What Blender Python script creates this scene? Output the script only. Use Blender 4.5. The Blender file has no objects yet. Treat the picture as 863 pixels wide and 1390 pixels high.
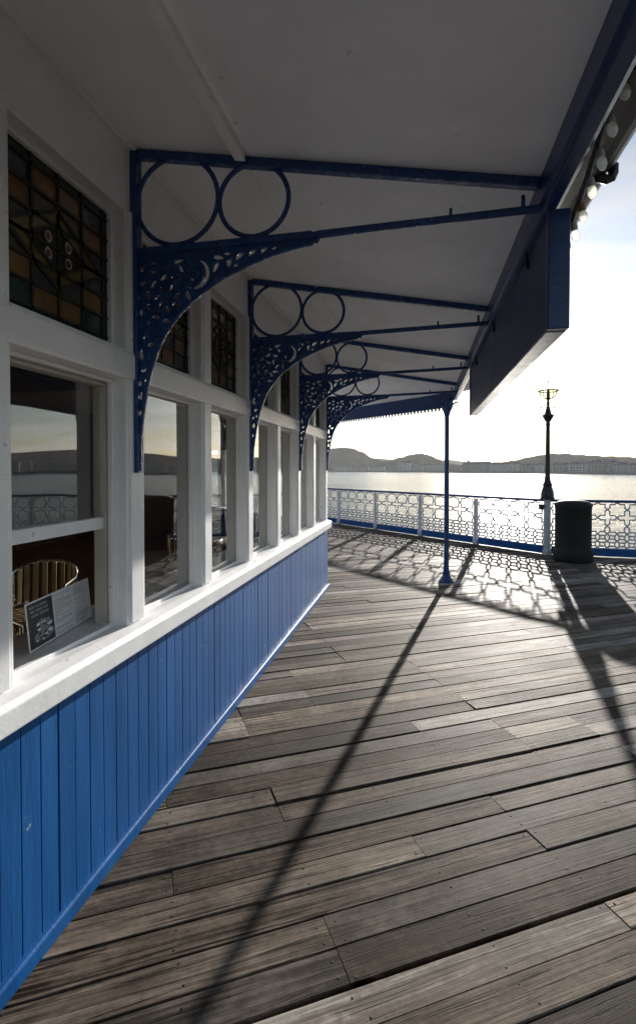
import bpy, math, random
from mathutils import Vector, Matrix, noise
R = math.radians
rnd = random.Random(7)
scene = bpy.context.scene
COL = scene.collection

# ------------------------------------------------------------------ helpers
class MB:
    """collects shapes into one mesh"""
    def __init__(self, M=None):
        self.v, self.f, self.mi, self.M, self.attr = [], [], [], M, []
    def add(self, verts, faces, mi=0, a=None):
        n = len(self.v)
        for p in verts:
            p = Vector(p)
            self.v.append(self.M @ p if self.M else p)
        for f in faces:
            self.f.append(tuple(n + i for i in f)); self.mi.append(mi); self.attr.append(a)
    def box(self, x0, y0, z0, x1, y1, z1, mi=0, a=None):
        vs = [(x, y, z) for z in (z0, z1) for y in (y0, y1) for x in (x0, x1)]
        self.add(vs, [(0, 2, 3, 1), (4, 5, 7, 6), (0, 1, 5, 4), (2, 6, 7, 3), (0, 4, 6, 2), (1, 3, 7, 5)], mi, a)
    def obox(self, c, ux, uy, uz, mi=0, a=None):
        c, ux, uy, uz = map(Vector, (c, ux, uy, uz))
        vs = [c + sx * ux + sy * uy + sz * uz for sz in (-1, 1) for sy in (-1, 1) for sx in (-1, 1)]
        self.add(vs, [(0, 2, 3, 1), (4, 5, 7, 6), (0, 1, 5, 4), (2, 6, 7, 3), (0, 4, 6, 2), (1, 3, 7, 5)], mi, a)
    def bar(self, p, q, w, h, up=(0, 0, 1), mi=0):
        p, q = Vector(p), Vector(q); d = (q - p); L = d.length; d.normalize()
        s = d.cross(Vector(up)).normalized(); u = s.cross(d).normalized()
        self.obox((p + q) / 2, d * (L / 2), s * (w / 2), u * (h / 2), mi)
    def tube(self, pts, r, n=8, closed=False, mi=0):
        pts = [Vector(p) for p in pts]; m = len(pts)
        rs = r if isinstance(r, (list, tuple)) else [r] * m
        rings = []; ref = None
        for i, p in enumerate(pts):
            if closed: t = pts[(i + 1) % m] - pts[i - 1]
            else: t = pts[min(i + 1, m - 1)] - pts[max(i - 1, 0)]
            t.normalize()
            if ref is None:
                ref = Vector((0, 0, 1)) if abs(t.z) < .9 else Vector((1, 0, 0))
            s = t.cross(ref)
            if s.length < 1e-4: s = t.cross(Vector((0.3, .9, .1)))
            s.normalize(); u = s.cross(t).normalized(); ref = u
            rings.append([p + rs[i] * (math.cos(k * 2 * math.pi / n) * s + math.sin(k * 2 * math.pi / n) * u) for k in range(n)])
        vs = [q for ring in rings for q in ring]; fs = []
        for i in range(m if closed else m - 1):
            j = (i + 1) % m
            for k in range(n):
                l = (k + 1) % n
                fs.append((i * n + k, i * n + l, j * n + l, j * n + k))
        if not closed:
            fs.append(tuple(range(n - 1, -1, -1))); fs.append(tuple((m - 1) * n + k for k in range(n)))
        self.add(vs, fs, mi)
    def lathe(self, prof, c=(0, 0, 0), n=28, mi=0, a0=0, a1=2 * math.pi):
        full = abs(a1 - a0 - 2 * math.pi) < 1e-6
        cols = n if full else n + 1
        vs = []; fs = []
        for r, z in prof:
            for k in range(cols):
                a = a0 + (a1 - a0) * k / n
                vs.append((c[0] + r * math.cos(a), c[1] + r * math.sin(a), c[2] + z))
        for i in range(len(prof) - 1):
            for k in range(n):
                l = (k + 1) % cols
                fs.append((i * cols + k, i * cols + l, (i + 1) * cols + l, (i + 1) * cols + k))
        if full:
            if prof[0][0] > 1e-5: fs.append(tuple(range(cols - 1, -1, -1)))
            if prof[-1][0] > 1e-5: fs.append(tuple((len(prof) - 1) * cols + k for k in range(cols)))
        self.add(vs, fs, mi)
    def extrude(self, poly, y0, y1, mi=0):
        """profile in (x,z) swept along y"""
        n = len(poly)
        vs = [(x, y0, z) for x, z in poly] + [(x, y1, z) for x, z in poly]
        fs = [(i, (i + 1) % n, n + (i + 1) % n, n + i) for i in range(n)]
        fs += [tuple(range(n - 1, -1, -1)), tuple(range(n, 2 * n))]
        self.add(vs, fs, mi)
    def slab(self, poly, z0f, z1f, mi=0):
        """plan polygon with lower and upper height functions"""
        n = len(poly)
        vs = [(x, y, z0f(x, y)) for x, y in poly] + [(x, y, z1f(x, y)) for x, y in poly]
        fs = [(i, (i + 1) % n, n + (i + 1) % n, n + i) for i in range(n)]
        fs += [tuple(range(n - 1, -1, -1)), tuple(range(n, 2 * n))]
        self.add(vs, fs, mi)
    def build(self, name, mats, parent=None, bevel=0, smooth=False, seg=2):
        if not isinstance(mats, (list, tuple)): mats = [mats]
        off = Vector((0, 0, 0)); q = parent
        while q: off += q.location; q = q.parent
        me = bpy.data.meshes.new(name)
        me.from_pydata([tuple(p - off) for p in self.v], [], self.f)
        for m in mats: me.materials.append(m)
        me.polygons.foreach_set('material_index', self.mi)
        import bmesh
        bm = bmesh.new(); bm.from_mesh(me); bmesh.ops.recalc_face_normals(bm, faces=bm.faces); bm.to_mesh(me); bm.free()
        if any(a is not None for a in self.attr):
            at = me.color_attributes.new('plank', 'FLOAT_COLOR', 'CORNER')
            for p in me.polygons:
                a = self.attr[p.index] or (0, 0, 0)
                for li in p.loop_indices: at.data[li].color = (*a, 1)
        if smooth:
            me.polygons.foreach_set('use_smooth', [True] * len(me.polygons))
            me.set_sharp_from_angle(angle=R(40))
        o = bpy.data.objects.new(name, me); COL.objects.link(o)
        if parent: o.parent = parent
        if bevel:
            b = o.modifiers.new('Bevel', 'BEVEL'); b.width = bevel; b.segments = seg; b.limit_method = 'ANGLE'; b.angle_limit = R(35)
            b.harden_normals = False
        return o

def tag(o, label=None, cat=None, group=None, kind=None):
    if label: o['label'] = label
    if cat: o['category'] = cat
    if group: o['group'] = group
    if kind: o['kind'] = kind
    return o
def empty(name, loc=(0, 0, 0), rz=0):
    o = bpy.data.objects.new(name, None); COL.objects.link(o); o.location = loc; o.rotation_euler.z = rz
    o.empty_display_size = .1
    return o
def copy_tree(o, parent=None):
    c = o.copy(); COL.objects.link(c); c.parent = parent
    for ch in list(o.children): copy_tree(ch, c)
    return c

# ------------------------------------------------------------------ materials
def new_mat(name):
    m = bpy.data.materials.new(name); m.use_nodes = True
    nt = m.node_tree; b = nt.nodes['Principled BSDF']
    return m, nt, b
def N(nt, t, **kw):
    n = nt.nodes.new(t)
    for k, v in kw.items():
        if hasattr(n, k): setattr(n, k, v)
        else: n.inputs[k].default_value = v
    return n
def paint(name, col, rough=.4, var=.12, bump=.25, scale=9, wear=None, wear_amt=.0, streak=False, spec=.5, metal=0, fine=70):
    m, nt, b = new_mat(name); L = nt.links.new
    tc = N(nt, 'ShaderNodeTexCoord')
    mp = N(nt, 'ShaderNodeMapping'); L(tc.outputs['Object'], mp.inputs['Vector'])
    if streak: mp.inputs['Scale'].default_value = (1, 1, .12)
    n1 = N(nt, 'ShaderNodeTexNoise', Scale=scale, Detail=5, Roughness=.6); L(mp.outputs[0], n1.inputs['Vector'])
    n2 = N(nt, 'ShaderNodeTexNoise', Scale=fine, Detail=3, Roughness=.6); L(mp.outputs[0], n2.inputs['Vector'])
    rp = N(nt, 'ShaderNodeValToRGB')
    rp.color_ramp.elements[0].position = .3; rp.color_ramp.elements[1].position = .72
    rp.color_ramp.elements[0].color = (*[c * (1 - var) for c in col], 1)
    rp.color_ramp.elements[1].color = (*[min(1, c * (1 + var)) for c in col], 1)
    L(n1.outputs['Fac'], rp.inputs['Fac'])
    out = rp.outputs[0]
    if wear:
        n3 = N(nt, 'ShaderNodeTexNoise', Scale=14, Detail=8, Roughness=.72); L(tc.outputs['Object'], n3.inputs['Vector'])
        r3 = N(nt, 'ShaderNodeValToRGB'); r3.color_ramp.elements[0].position = 1 - wear_amt - .36; r3.color_ramp.elements[1].position = 1 - wear_amt - .33
        L(n3.outputs['Fac'], r3.inputs['Fac'])
        mx = N(nt, 'ShaderNodeMix', data_type='RGBA'); L(r3.outputs[0], mx.inputs['Factor']); L(out, mx.inputs['A']); mx.inputs['B'].default_value = (*wear, 1)
        out = mx.outputs['Result']
    L(out, b.inputs['Base Color'])
    rr = N(nt, 'ShaderNodeMapRange'); rr.inputs['To Min'].default_value = max(.05, rough - .1); rr.inputs['To Max'].default_value = rough + .12
    L(n1.outputs['Fac'], rr.inputs['Value']); L(rr.outputs[0], b.inputs['Roughness'])
    ad = N(nt, 'ShaderNodeMath', operation='MULTIPLY_ADD'); ad.inputs[1].default_value = .35
    L(n2.outputs['Fac'], ad.inputs[0]); L(n1.outputs['Fac'], ad.inputs[2])
    bp = N(nt, 'ShaderNodeBump', Strength=bump, Distance=.012); L(ad.outputs[0], bp.inputs['Height']); L(bp.outputs[0], b.inputs['Normal'])
    b.inputs['Metallic'].default_value = metal
    b.inputs['Specular IOR Level'].default_value = spec
    return m

M = {}
M['white'] = paint('white_gloss_paint', (.83, .832, .845), .38, .06, .12, 7, (.50, .47, .43), -.01)
M['white_in'] = paint('cream_interior_paint', (.50, .46, .40), .5, .06, .15, 6)
M['soffit'] = paint('soffit_paint', (.85, .852, .865), .5, .10, .6, 2.2, (.52, .48, .44), -.02, fine=45)
M['blue'] = paint('blue_board_paint', (.005, .088, .285), .42, .22, .22, 6, (.25, .33, .42), -.02, streak=True, spec=.25)
M['iron'] = paint('blue_iron_paint', (.005, .045, .175), .24, .25, .9, 26, (.05, .07, .12), -.04, fine=110)
M['fascia'] = paint('dark_blue_fascia_paint', (.006, .030, .12), .32, .25, .22, 12)
M['signblue'] = paint('sign_blue_paint', (.011, .034, .11), .45, .12, .08, 3)
M['black'] = paint('black_iron_paint', (.012, .012, .013), .38, .3, .3, 20)
M['binblack'] = paint('black_plastic', (.004, .004, .0045), .7, .15, .15, 30)
M['railwhite'] = paint('white_iron_paint', (.62, .62, .64), .4, .08, .3, 20, (.25, .2, .17), -.06)
M['gutter'] = paint('black_gutter', (.012, .012, .014), .4, .1, .1, 12)
M['floor_in'] = paint('brown_floor', (.22, .125, .075), .35, .3, .15, 3)
M['brownwall'] = paint('brown_panelling', (.17, .10, .06), .5, .25, .2, 4, streak=True)
M['alu'] = paint('brushed_aluminium', (.70, .70, .70), .25, .05, .05, 30, metal=1)
M['brass_slat'] = paint('pale_wood_slat', (.30, .22, .10), .35, .2, .1, 12)
M['darkbox'] = paint('charcoal_casing', (.03, .03, .032), .5, .1, .1, 9)
M['lead'] = paint('lead_came', (.022, .02, .018), .5, .2, .3, 60)
M['amber'] = paint('amber_glass', (.17, .095, .035), .12, .35, .12, 5, spec=.6)
M['teal'] = paint('teal_glass', (.026, .045, .042), .12, .4, .12, 5, spec=.6)
M['greyglass'] = paint('smoky_glass', (.06, .057, .05), .12, .4, .12, 5, spec=.6)
M['olive'] = paint('olive_glass', (.13, .105, .022), .12, .3, .12, 5, spec=.6)
M['redglass'] = paint('red_glass', (.12, .018, .012), .12, .3, .1, 5, spec=.6)
M['jewel'] = paint('pale_jewel_glass', (.45, .45, .38), .1, .2, .1, 9, spec=.6)
M['card'] = paint('white_card', (.72, .73, .75), .5, .02, .0, 5)
M['print'] = paint('grey_print', (.22, .22, .23), .6, .05, .0, 5)
M['printblack'] = paint('black_print', (.015, .015, .016), .35, .2, .0, 5)
M['nail'] = paint('worn_nail_head', (.014, .011, .009), .7, .6, .2, 40, spec=.12)
M['rust'] = paint('rusty_fitting', (.25, .12, .04), .6, .3, .3, 40)
M['lampbrass'] = paint('tarnished_brass', (.16, .12, .035), .4, .3, .2, 30, metal=.3)
M['cable'] = paint('grey_cable', (.12, .12, .12), .5, .1, .1, 30)
M['holder'] = paint('pale_lamp_holder', (.35, .34, .31), .5, .2, .1, 30)
M['under'] = paint('gap_shade_dark', (.02, .017, .014), .9, .2, .1, 3)  # near-black colour standing in for the shade below the planks

def glass_mat(name, tint=(.93, .95, .94), f0=.085, wav=.0, rough=0.0):
    m, nt, b = new_mat(name); L = nt.links.new
    nt.nodes.remove(b); out = nt.nodes['Material Output']
    geo = N(nt, 'ShaderNodeNewGeometry')
    dt = N(nt, 'ShaderNodeVectorMath', operation='DOT_PRODUCT'); L(geo.outputs['Normal'], dt.inputs[0]); L(geo.outputs['Incoming'], dt.inputs[1])
    ab = N(nt, 'ShaderNodeMath', operation='ABSOLUTE'); L(dt.outputs['Value'], ab.inputs[0])
    om = N(nt, 'ShaderNodeMath', operation='SUBTRACT'); om.inputs[0].default_value = 1; L(ab.outputs[0], om.inputs[1])
    pw = N(nt, 'ShaderNodeMath', operation='POWER'); L(om.outputs[0], pw.inputs[0]); pw.inputs[1].default_value = 4.6
    ma = N(nt, 'ShaderNodeMath', operation='MULTIPLY_ADD'); L(pw.outputs[0], ma.inputs[0]); ma.inputs[1].default_value = 1 - f0; ma.inputs[2].default_value = f0
    tr = N(nt, 'ShaderNodeBsdfTransparent', Color=(*tint, 1)); gl = N(nt, 'ShaderNodeBsdfGlossy', Roughness=rough, Color=(.96, .97, .98, 1))
    if wav:
        tc = N(nt, 'ShaderNodeTexCoord'); n1 = N(nt, 'ShaderNodeTexNoise', Scale=2.2, Detail=1); L(tc.outputs['Object'], n1.inputs['Vector'])
        bp = N(nt, 'ShaderNodeBump', Strength=wav, Distance=.01); L(n1.outputs['Fac'], bp.inputs['Height']); L(bp.outputs[0], gl.inputs['Normal'])
    mx = N(nt, 'ShaderNodeMixShader'); L(ma.outputs[0], mx.inputs[0]); L(tr.outputs[0], mx.inputs[1]); L(gl.outputs[0], mx.inputs[2])
    L(mx.outputs[0], out.inputs['Surface'])
    return m
M['glass'] = glass_mat('window_glass', wav=.12, f0=.16)
M['bulbglass'] = glass_mat('bulb_glass', (.86, .87, .84), .2, .0, .15)
_nt = M['bulbglass'].node_tree; _o = _nt.nodes['Material Output']; _p = _o.inputs['Surface'].links[0].from_node
_t = N(_nt, 'ShaderNodeBsdfTranslucent', Color=(.85, .84, .78, 1)); _m = N(_nt, 'ShaderNodeMixShader'); _m.inputs[0].default_value = .45
_nt.links.new(_p.outputs[0], _m.inputs[1]); _nt.links.new(_t.outputs[0], _m.inputs[2]); _nt.links.new(_m.outputs[0], _o.inputs['Surface'])
M['lampglass'] = glass_mat('yellowed_lamp_glass', (.95, .95, .82), .10, 0, .1)

PLANK_A = R(60.15)          # plank run, measured from the wall line
PD = Vector((math.sin(PLANK_A), math.cos(PLANK_A), 0)); PN = Vector((-PD.y, PD.x, 0))
def deck_mat():
    m, nt, b = new_mat('weathered_deck_wood'); L = nt.links.new
    tc = N(nt, 'ShaderNodeTexCoord'); at = N(nt, 'ShaderNodeAttribute', attribute_name='plank')
    sp = N(nt, 'ShaderNodeSeparateColor'); L(at.outputs['Color'], sp.inputs[0])
    rot = N(nt, 'ShaderNodeVectorRotate', rotation_type='Z_AXIS'); L(tc.outputs['Object'], rot.inputs['Vector']); rot.inputs['Angle'].default_value = -(math.pi / 2 - PLANK_A)
    of = N(nt, 'ShaderNodeMath', operation='MULTIPLY'); L(sp.outputs[2], of.inputs[0]); of.inputs[1].default_value = 90
    cb = N(nt, 'ShaderNodeCombineXYZ'); L(of.outputs[0], cb.inputs[0]); L(of.outputs[0], cb.inputs[2])
    av = N(nt, 'ShaderNodeVectorMath', operation='ADD'); L(rot.outputs[0], av.inputs[0]); L(cb.outputs[0], av.inputs[1])
    def noi(sx, sy, det, ro=.6, dis=0.):
        mp = N(nt, 'ShaderNodeMapping'); mp.inputs['Scale'].default_value = (sx, sy, 1); L(av.outputs[0], mp.inputs['Vector'])
        n = N(nt, 'ShaderNodeTexNoise', Scale=1, Detail=det, Roughness=ro, Distortion=dis); L(mp.outputs[0], n.inputs['Vector']); return n
    stain = N(nt, 'ShaderNodeTexNoise', Scale=2.1, Detail=7, Roughness=.68, Distortion=.4); L(tc.outputs['Object'], stain.inputs['Vector'])
    speck = N(nt, 'ShaderNodeTexNoise', Scale=26, Detail=7, Roughness=.75); L(tc.outputs['Object'], speck.inputs['Vector'])
    grain = noi(1.4, 42, 6, .6, 1.2); fine = noi(6, 210, 3, .6, .4); blot = noi(1.3, 4.5, 6, .66, .6); crack = noi(1.6, 80, 6, .66, .7)
    gmod = N(nt, 'ShaderNodeMapRange'); gmod.inputs['To Min'].default_value = .35; gmod.inputs['To Max'].default_value = 1.9; L(sp.outputs[2], gmod.inputs['Value'])
    # plank tone
    r1 = N(nt, 'ShaderNodeValToRGB'); cr = r1.color_ramp
    cr.elements[0].position = 0; cr.elements[0].color = (.045, .036, .028, 1)
    cr.elements[1].position = 1; cr.elements[1].color = (.42, .385, .34, 1)
    e = cr.elements.new(.35); e.color = (.125, .104, .086, 1)
    e = cr.elements.new(.75); e.color = (.235, .204, .175, 1)
    # tone = plank random + grain
    a1 = N(nt, 'ShaderNodeMath', operation='MULTIPLY_ADD'); gc = N(nt, 'ShaderNodeMath', operation='SUBTRACT'); L(grain.outputs['Fac'], gc.inputs[0]); gc.inputs[1].default_value = .5
    L(gc.outputs[0], a1.inputs[0]); L(gmod.outputs[0], a1.inputs[1]); a1.inputs[2].default_value = 0
    a2 = N(nt, 'ShaderNodeMath', operation='MULTIPLY_ADD'); L(blot.outputs['Fac'], a2.inputs[0]); a2.inputs[1].default_value = 1.25; L(a1.outputs[0], a2.inputs[2])
    a3 = N(nt, 'ShaderNodeMath', operation='ADD'); L(a2.outputs[0], a3.inputs[0])
    a4 = N(nt, 'ShaderNodeMath', operation='SUBTRACT'); L(sp.outputs[0], a4.inputs[0]); a4.inputs[1].default_value = .42; L(a4.outputs[0], a3.inputs[1])
    st = N(nt, 'ShaderNodeMath', operation='MULTIPLY_ADD'); L(stain.outputs['Fac'], st.inputs[0]); st.inputs[1].default_value = 1.15; st.inputs[2].default_value = -.60
    sk = N(nt, 'ShaderNodeMath', operation='MULTIPLY_ADD'); L(speck.outputs['Fac'], sk.inputs[0]); sk.inputs[1].default_value = .75; L(st.outputs[0], sk.inputs[2])
    a5 = N(nt, 'ShaderNodeMath', operation='ADD'); L(a3.outputs[0], a5.inputs[0]); L(sk.outputs[0], a5.inputs[1])
    a6 = N(nt, 'ShaderNodeMath', operation='SUBTRACT'); L(a5.outputs[0], a6.inputs[0]); a6.inputs[1].default_value = .66; L(a6.outputs[0], r1.inputs['Fac'])
    hs = N(nt, 'ShaderNodeMix', data_type='RGBA', blend_type='MULTIPLY'); L(r1.outputs[0], hs.inputs['A'])
    r2 = N(nt, 'ShaderNodeValToRGB'); r2.color_ramp.elements[0].color = (1.0, .89, .77, 1); r2.color_ramp.elements[1].color = (.93, .95, .96, 1); L(sp.outputs[1], r2.inputs['Fac'])
    L(r2.outputs[0], hs.inputs['B']); hs.inputs['Factor'].default_value = 1
    r3 = N(nt, 'ShaderNodeValToRGB'); r3.color_ramp.elements[0].position = .44; r3.color_ramp.elements[0].color = (.16, .15, .14, 1); r3.color_ramp.elements[1].position = .505; ck = N(nt, 'ShaderNodeMath', operation='MULTIPLY_ADD'); L(sp.outputs[1], ck.inputs[0]); ck.inputs[1].default_value = .15; L(crack.outputs['Fac'], ck.inputs[2]); L(ck.outputs[0], r3.inputs['Fac'])
    h2 = N(nt, 'ShaderNodeMix', data_type='RGBA', blend_type='MULTIPLY'); h2.inputs['Factor'].default_value = 1; L(hs.outputs['Result'], h2.inputs['A']); L(r3.outputs[0], h2.inputs['B'])
    L(h2.outputs['Result'], b.inputs['Base Color'])
    ro = N(nt, 'ShaderNodeMapRange'); ro.inputs['To Min'].default_value = .55; ro.inputs['To Max'].default_value = .8; L(blot.outputs['Fac'], ro.inputs['Value']); L(ro.outputs[0], b.inputs['Roughness'])
    h = N(nt, 'ShaderNodeMath', operation='MULTIPLY_ADD'); L(fine.outputs['Fac'], h.inputs[0]); h.inputs[1].default_value = .35; L(grain.outputs['Fac'], h.inputs[2])
    hh = N(nt, 'ShaderNodeMath', operation='MULTIPLY_ADD'); L(r3.outputs[0], hh.inputs[0]); hh.inputs[1].default_value = .6; L(h.outputs[0], hh.inputs[2])
    bp = N(nt, 'ShaderNodeBump', Strength=.5, Distance=.0032); L(hh.outputs[0], bp.inputs['Height']); L(bp.outputs[0], b.inputs['Normal'])
    b.inputs['Specular IOR Level'].default_value = .05
    return m
M['deck'] = deck_mat()

def sea_mat():
    m, nt, b = new_mat('sea_water'); L = nt.links.new
    b.inputs['Base Color'].default_value = (.020, .040, .050, 1); b.inputs['Roughness'].default_value = .16; b.inputs['IOR'].default_value = 1.33
    tc = N(nt, 'ShaderNodeTexCoord')
    mp = N(nt, 'ShaderNodeMapping'); mp.inputs['Scale'].default_value = (.5, 1, 1); mp.inputs['Rotation'].default_value = (0, 0, R(15)); L(tc.outputs['Object'], mp.inputs['Vector'])
    n1 = N(nt, 'ShaderNodeTexNoise', Scale=.35, Detail=6, Roughness=.62); L(mp.outputs[0], n1.inputs['Vector'])
    mp2 = N(nt, 'ShaderNodeMapping'); mp2.inputs['Scale'].default_value = (.16, 1, 1); mp2.inputs['Rotation'].default_value = (0, 0, R(-11)); L(tc.outputs['Object'], mp2.inputs['Vector'])
    n2 = N(nt, 'ShaderNodeTexNoise', Scale=.06, Detail=5, Roughness=.6); L(mp2.outputs[0], n2.inputs['Vector'])
    rr = N(nt, 'ShaderNodeMapRange'); rr.inputs['From Min'].default_value = .3; rr.inputs['From Max'].default_value = .7; rr.inputs['To Min'].default_value = .12; rr.inputs['To Max'].default_value = 1.0; L(n2.outputs['Fac'], rr.inputs['Value'])
    bp = N(nt, 'ShaderNodeBump', Distance=3.0); L(n1.outputs['Fac'], bp.inputs['Height']); L(rr.outputs[0], bp.inputs['Strength'])
    L(bp.outputs[0], b.inputs['Normal'])
    return m
M['sea'] = sea_mat()

def simple(name, c1, c2, scale, rough=.9):
    m, nt, b = new_mat(name); L = nt.links.new
    tc = N(nt, 'ShaderNodeTexCoord'); n = N(nt, 'ShaderNodeTexNoise', Scale=scale, Detail=6, Roughness=.65); L(tc.outputs['Object'], n.inputs['Vector'])
    r = N(nt, 'ShaderNodeValToRGB'); r.color_ramp.elements[0].position = .35; r.color_ramp.elements[1].position = .65
    r.color_ramp.elements[0].color = (*c1, 1); r.color_ramp.elements[1].color = (*c2, 1); L(n.outputs['Fac'], r.inputs['Fac']); L(r.outputs[0], b.inputs['Base Color'])
    b.inputs['Roughness'].default_value = rough; b.inputs['Specular IOR Level'].default_value = .1 if rough < .5 else 0
    return m
M['hill'] = simple('hill_grass', (.035, .042, .026), (.075, .072, .048), .012)
M['sand'] = simple('beach_sand', (.12, .10, .08), (.20, .17, .13), .05)
M['stone'] = simple('sea_wall_stone', (.16, .15, .14), (.26, .24, .22), .2)
M['render1'] = simple('cream_render', (.30, .28, .25), (.38, .36, .32), .1)
M['render2'] = simple('white_render', (.38, .38, .37), (.48, .47, .46), .1)
M['render3'] = simple('buff_brick', (.24, .21, .19), (.31, .28, .25), .1)
M['slate'] = simple('slate_roof', (.07, .07, .08), (.12, .12, .13), .3)
M['pane_far'] = simple('dark_window', (.02, .022, .025), (.04, .042, .045), .3, .2)
M['tree'] = simple('tree_leaves', (.035, .045, .02), (.07, .08, .035), .3)

# ------------------------------------------------------------------ camera
CAM = Vector((1.236, 0, 1.6)); AZ = R(11.15); F = 710.0
cam = bpy.data.cameras.new('camera'); co = bpy.data.objects.new('camera', cam); COL.objects.link(co); scene.camera = co
co.location = CAM; co.rotation_euler = (R(90 - 1.05), 0, AZ)
cam.sensor_fit = 'HORIZONTAL'; cam.sensor_width = 24; cam.lens = F / 863 * 24
cam.shift_y = -45 / 863; cam.clip_start = .02; cam.clip_end = 30000
def at(px, D, z=0.0):
    """a place seen in azimuth px at axial distance D (used for the far shore only)"""
    t = (px - 431.5) / F
    return Vector((CAM.x + D * (t * math.cos(AZ) - math.sin(AZ)), D * (t * math.sin(AZ) + math.cos(AZ)), z))

# ------------------------------------------------------------------ light
SUN_EL, SUN_AZ = R(11.6), R(9.05)
sd = Vector((math.sin(SUN_AZ) * math.cos(SUN_EL), math.cos(SUN_AZ) * math.cos(SUN_EL), math.sin(SUN_EL)))
sl = bpy.data.lights.new('sun', 'SUN'); sl.energy = 5.0; sl.angle = R(.6); sl.color = (1, .945, .87)
so = bpy.data.objects.new('sun', sl); COL.objects.link(so); so.location = (5, 30, 20); so.rotation_euler = (-sd).to_track_quat('-Z', 'Y').to_euler()
w = bpy.data.worlds.new('World'); scene.world = w; w.use_nodes = True
nt = w.node_tree; L = nt.links.new; bg = nt.nodes['Background']
sky = N(nt, 'ShaderNodeTexSky', sky_type='NISHITA'); sky.sun_disc = False; sky.sun_elevation = SUN_EL; sky.sun_rotation = SUN_AZ
sky.altitude = 10; sky.air_density = 1.0; sky.dust_density = .35; sky.ozone_density = 2.0
tc = N(nt, 'ShaderNodeTexCoord'); sx = N(nt, 'ShaderNodeSeparateXYZ'); L(tc.outputs['Generated'], sx.inputs[0])
zz = N(nt, 'ShaderNodeMath', operation='MAXIMUM'); L(sx.outputs[2], zz.inputs[0]); zz.inputs[1].default_value = .0
za = N(nt, 'ShaderNodeMath', operation='ADD'); L(zz.outputs[0], za.inputs[0]); za.inputs[1].default_value = .12
dv = N(nt, 'ShaderNodeVectorMath', operation='DIVIDE'); cx = N(nt, 'ShaderNodeCombineXYZ')
for i in range(3): L(za.outputs[0], cx.inputs[i])
L(tc.outputs['Generated'], dv.inputs[0]); L(cx.outputs[0], dv.inputs[1])
mp = N(nt, 'ShaderNodeMapping'); mp.inputs['Scale'].default_value = (1.0, 2.0, .4); mp.inputs['Rotation'].default_value = (0, 0, R(-25)); L(dv.outputs[0], mp.inputs['Vector'])
cn = N(nt, 'ShaderNodeTexNoise', Scale=1.1, Detail=7, Roughness=.58, Distortion=.5); L(mp.outputs[0], cn.inputs['Vector'])
cr = N(nt, 'ShaderNodeValToRGB'); cr.color_ramp.elements[0].position = .43; cr.color_ramp.elements[1].position = .66; L(cn.outputs['Fac'], cr.inputs['Fac'])
cf = N(nt, 'ShaderNodeMath', operation='MULTIPLY'); L(cr.outputs[0], cf.inputs[0]); cf.inputs[1].default_value = .75
mx = N(nt, 'ShaderNodeMix', data_type='RGBA'); L(cf.outputs[0], mx.inputs['Factor']); L(sky.outputs[0], mx.inputs['A'])
# thin cloud: the sky colour behind it, greyed and brightened
bw = N(nt, 'ShaderNodeRGBToBW'); L(sky.outputs[0], bw.inputs[0])
cl = N(nt, 'ShaderNodeMath', operation='MULTIPLY'); L(bw.outputs[0], cl.inputs[0]); cl.inputs[1].default_value = 1.3
cc = N(nt, 'ShaderNodeCombineColor'); 
for i, k in enumerate((1.0, .98, .98)):
    q = N(nt, 'ShaderNodeMath', operation='MULTIPLY'); L(cl.outputs[0], q.inputs[0]); q.inputs[1].default_value = k; L(q.outputs[0], cc.inputs[i])
L(cc.outputs[0], mx.inputs['B']); L(mx.outputs['Result'], bg.inputs['Color'])
bg.inputs['Strength'].default_value = .072
vs = scene.view_settings; vs.view_transform = 'Standard'; vs.look = 'None'; vs.gamma = 1; vs.exposure = EXPO = 1.12

# ------------------------------------------------------------------ setting: deck, sea, far shore
RAILC = Vector((3.56, 10.45, 0))                       # the railing corner under the lamp
RA = Vector((-.7071, .7071, 0)); RB = Vector((math.cos(R(-6)), math.sin(R(-6)), 0))
deck_poly = [Vector((-6, -3.2, 0)), Vector((14.2, -3.2, 0)), RAILC + RB * 10.75 + Vector((0, .08, 0)), RAILC + Vector((.05, .1, 0)), RAILC + RA * 10 + Vector((.07, .07, 0)), Vector((-6, 17, 0))]
def clip_line(p, d, poly):
    t0, t1 = -1e9, 1e9
    n = len(poly)
    for i in range(n):
        a, b2 = poly[i], poly[(i + 1) % n]; e = b2 - a; nn = Vector((e.y, -e.x, 0))   # outward for ccw
        den = nn.dot(d); num = nn.dot(a - p)
        if abs(den) < 1e-9:
            if num < 0: return None
            continue
        t = num / den
        if den > 0: t1 = min(t1, t)
        else: t0 = max(t0, t)
    return (t0, t1) if t1 - t0 > .05 else None
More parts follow.
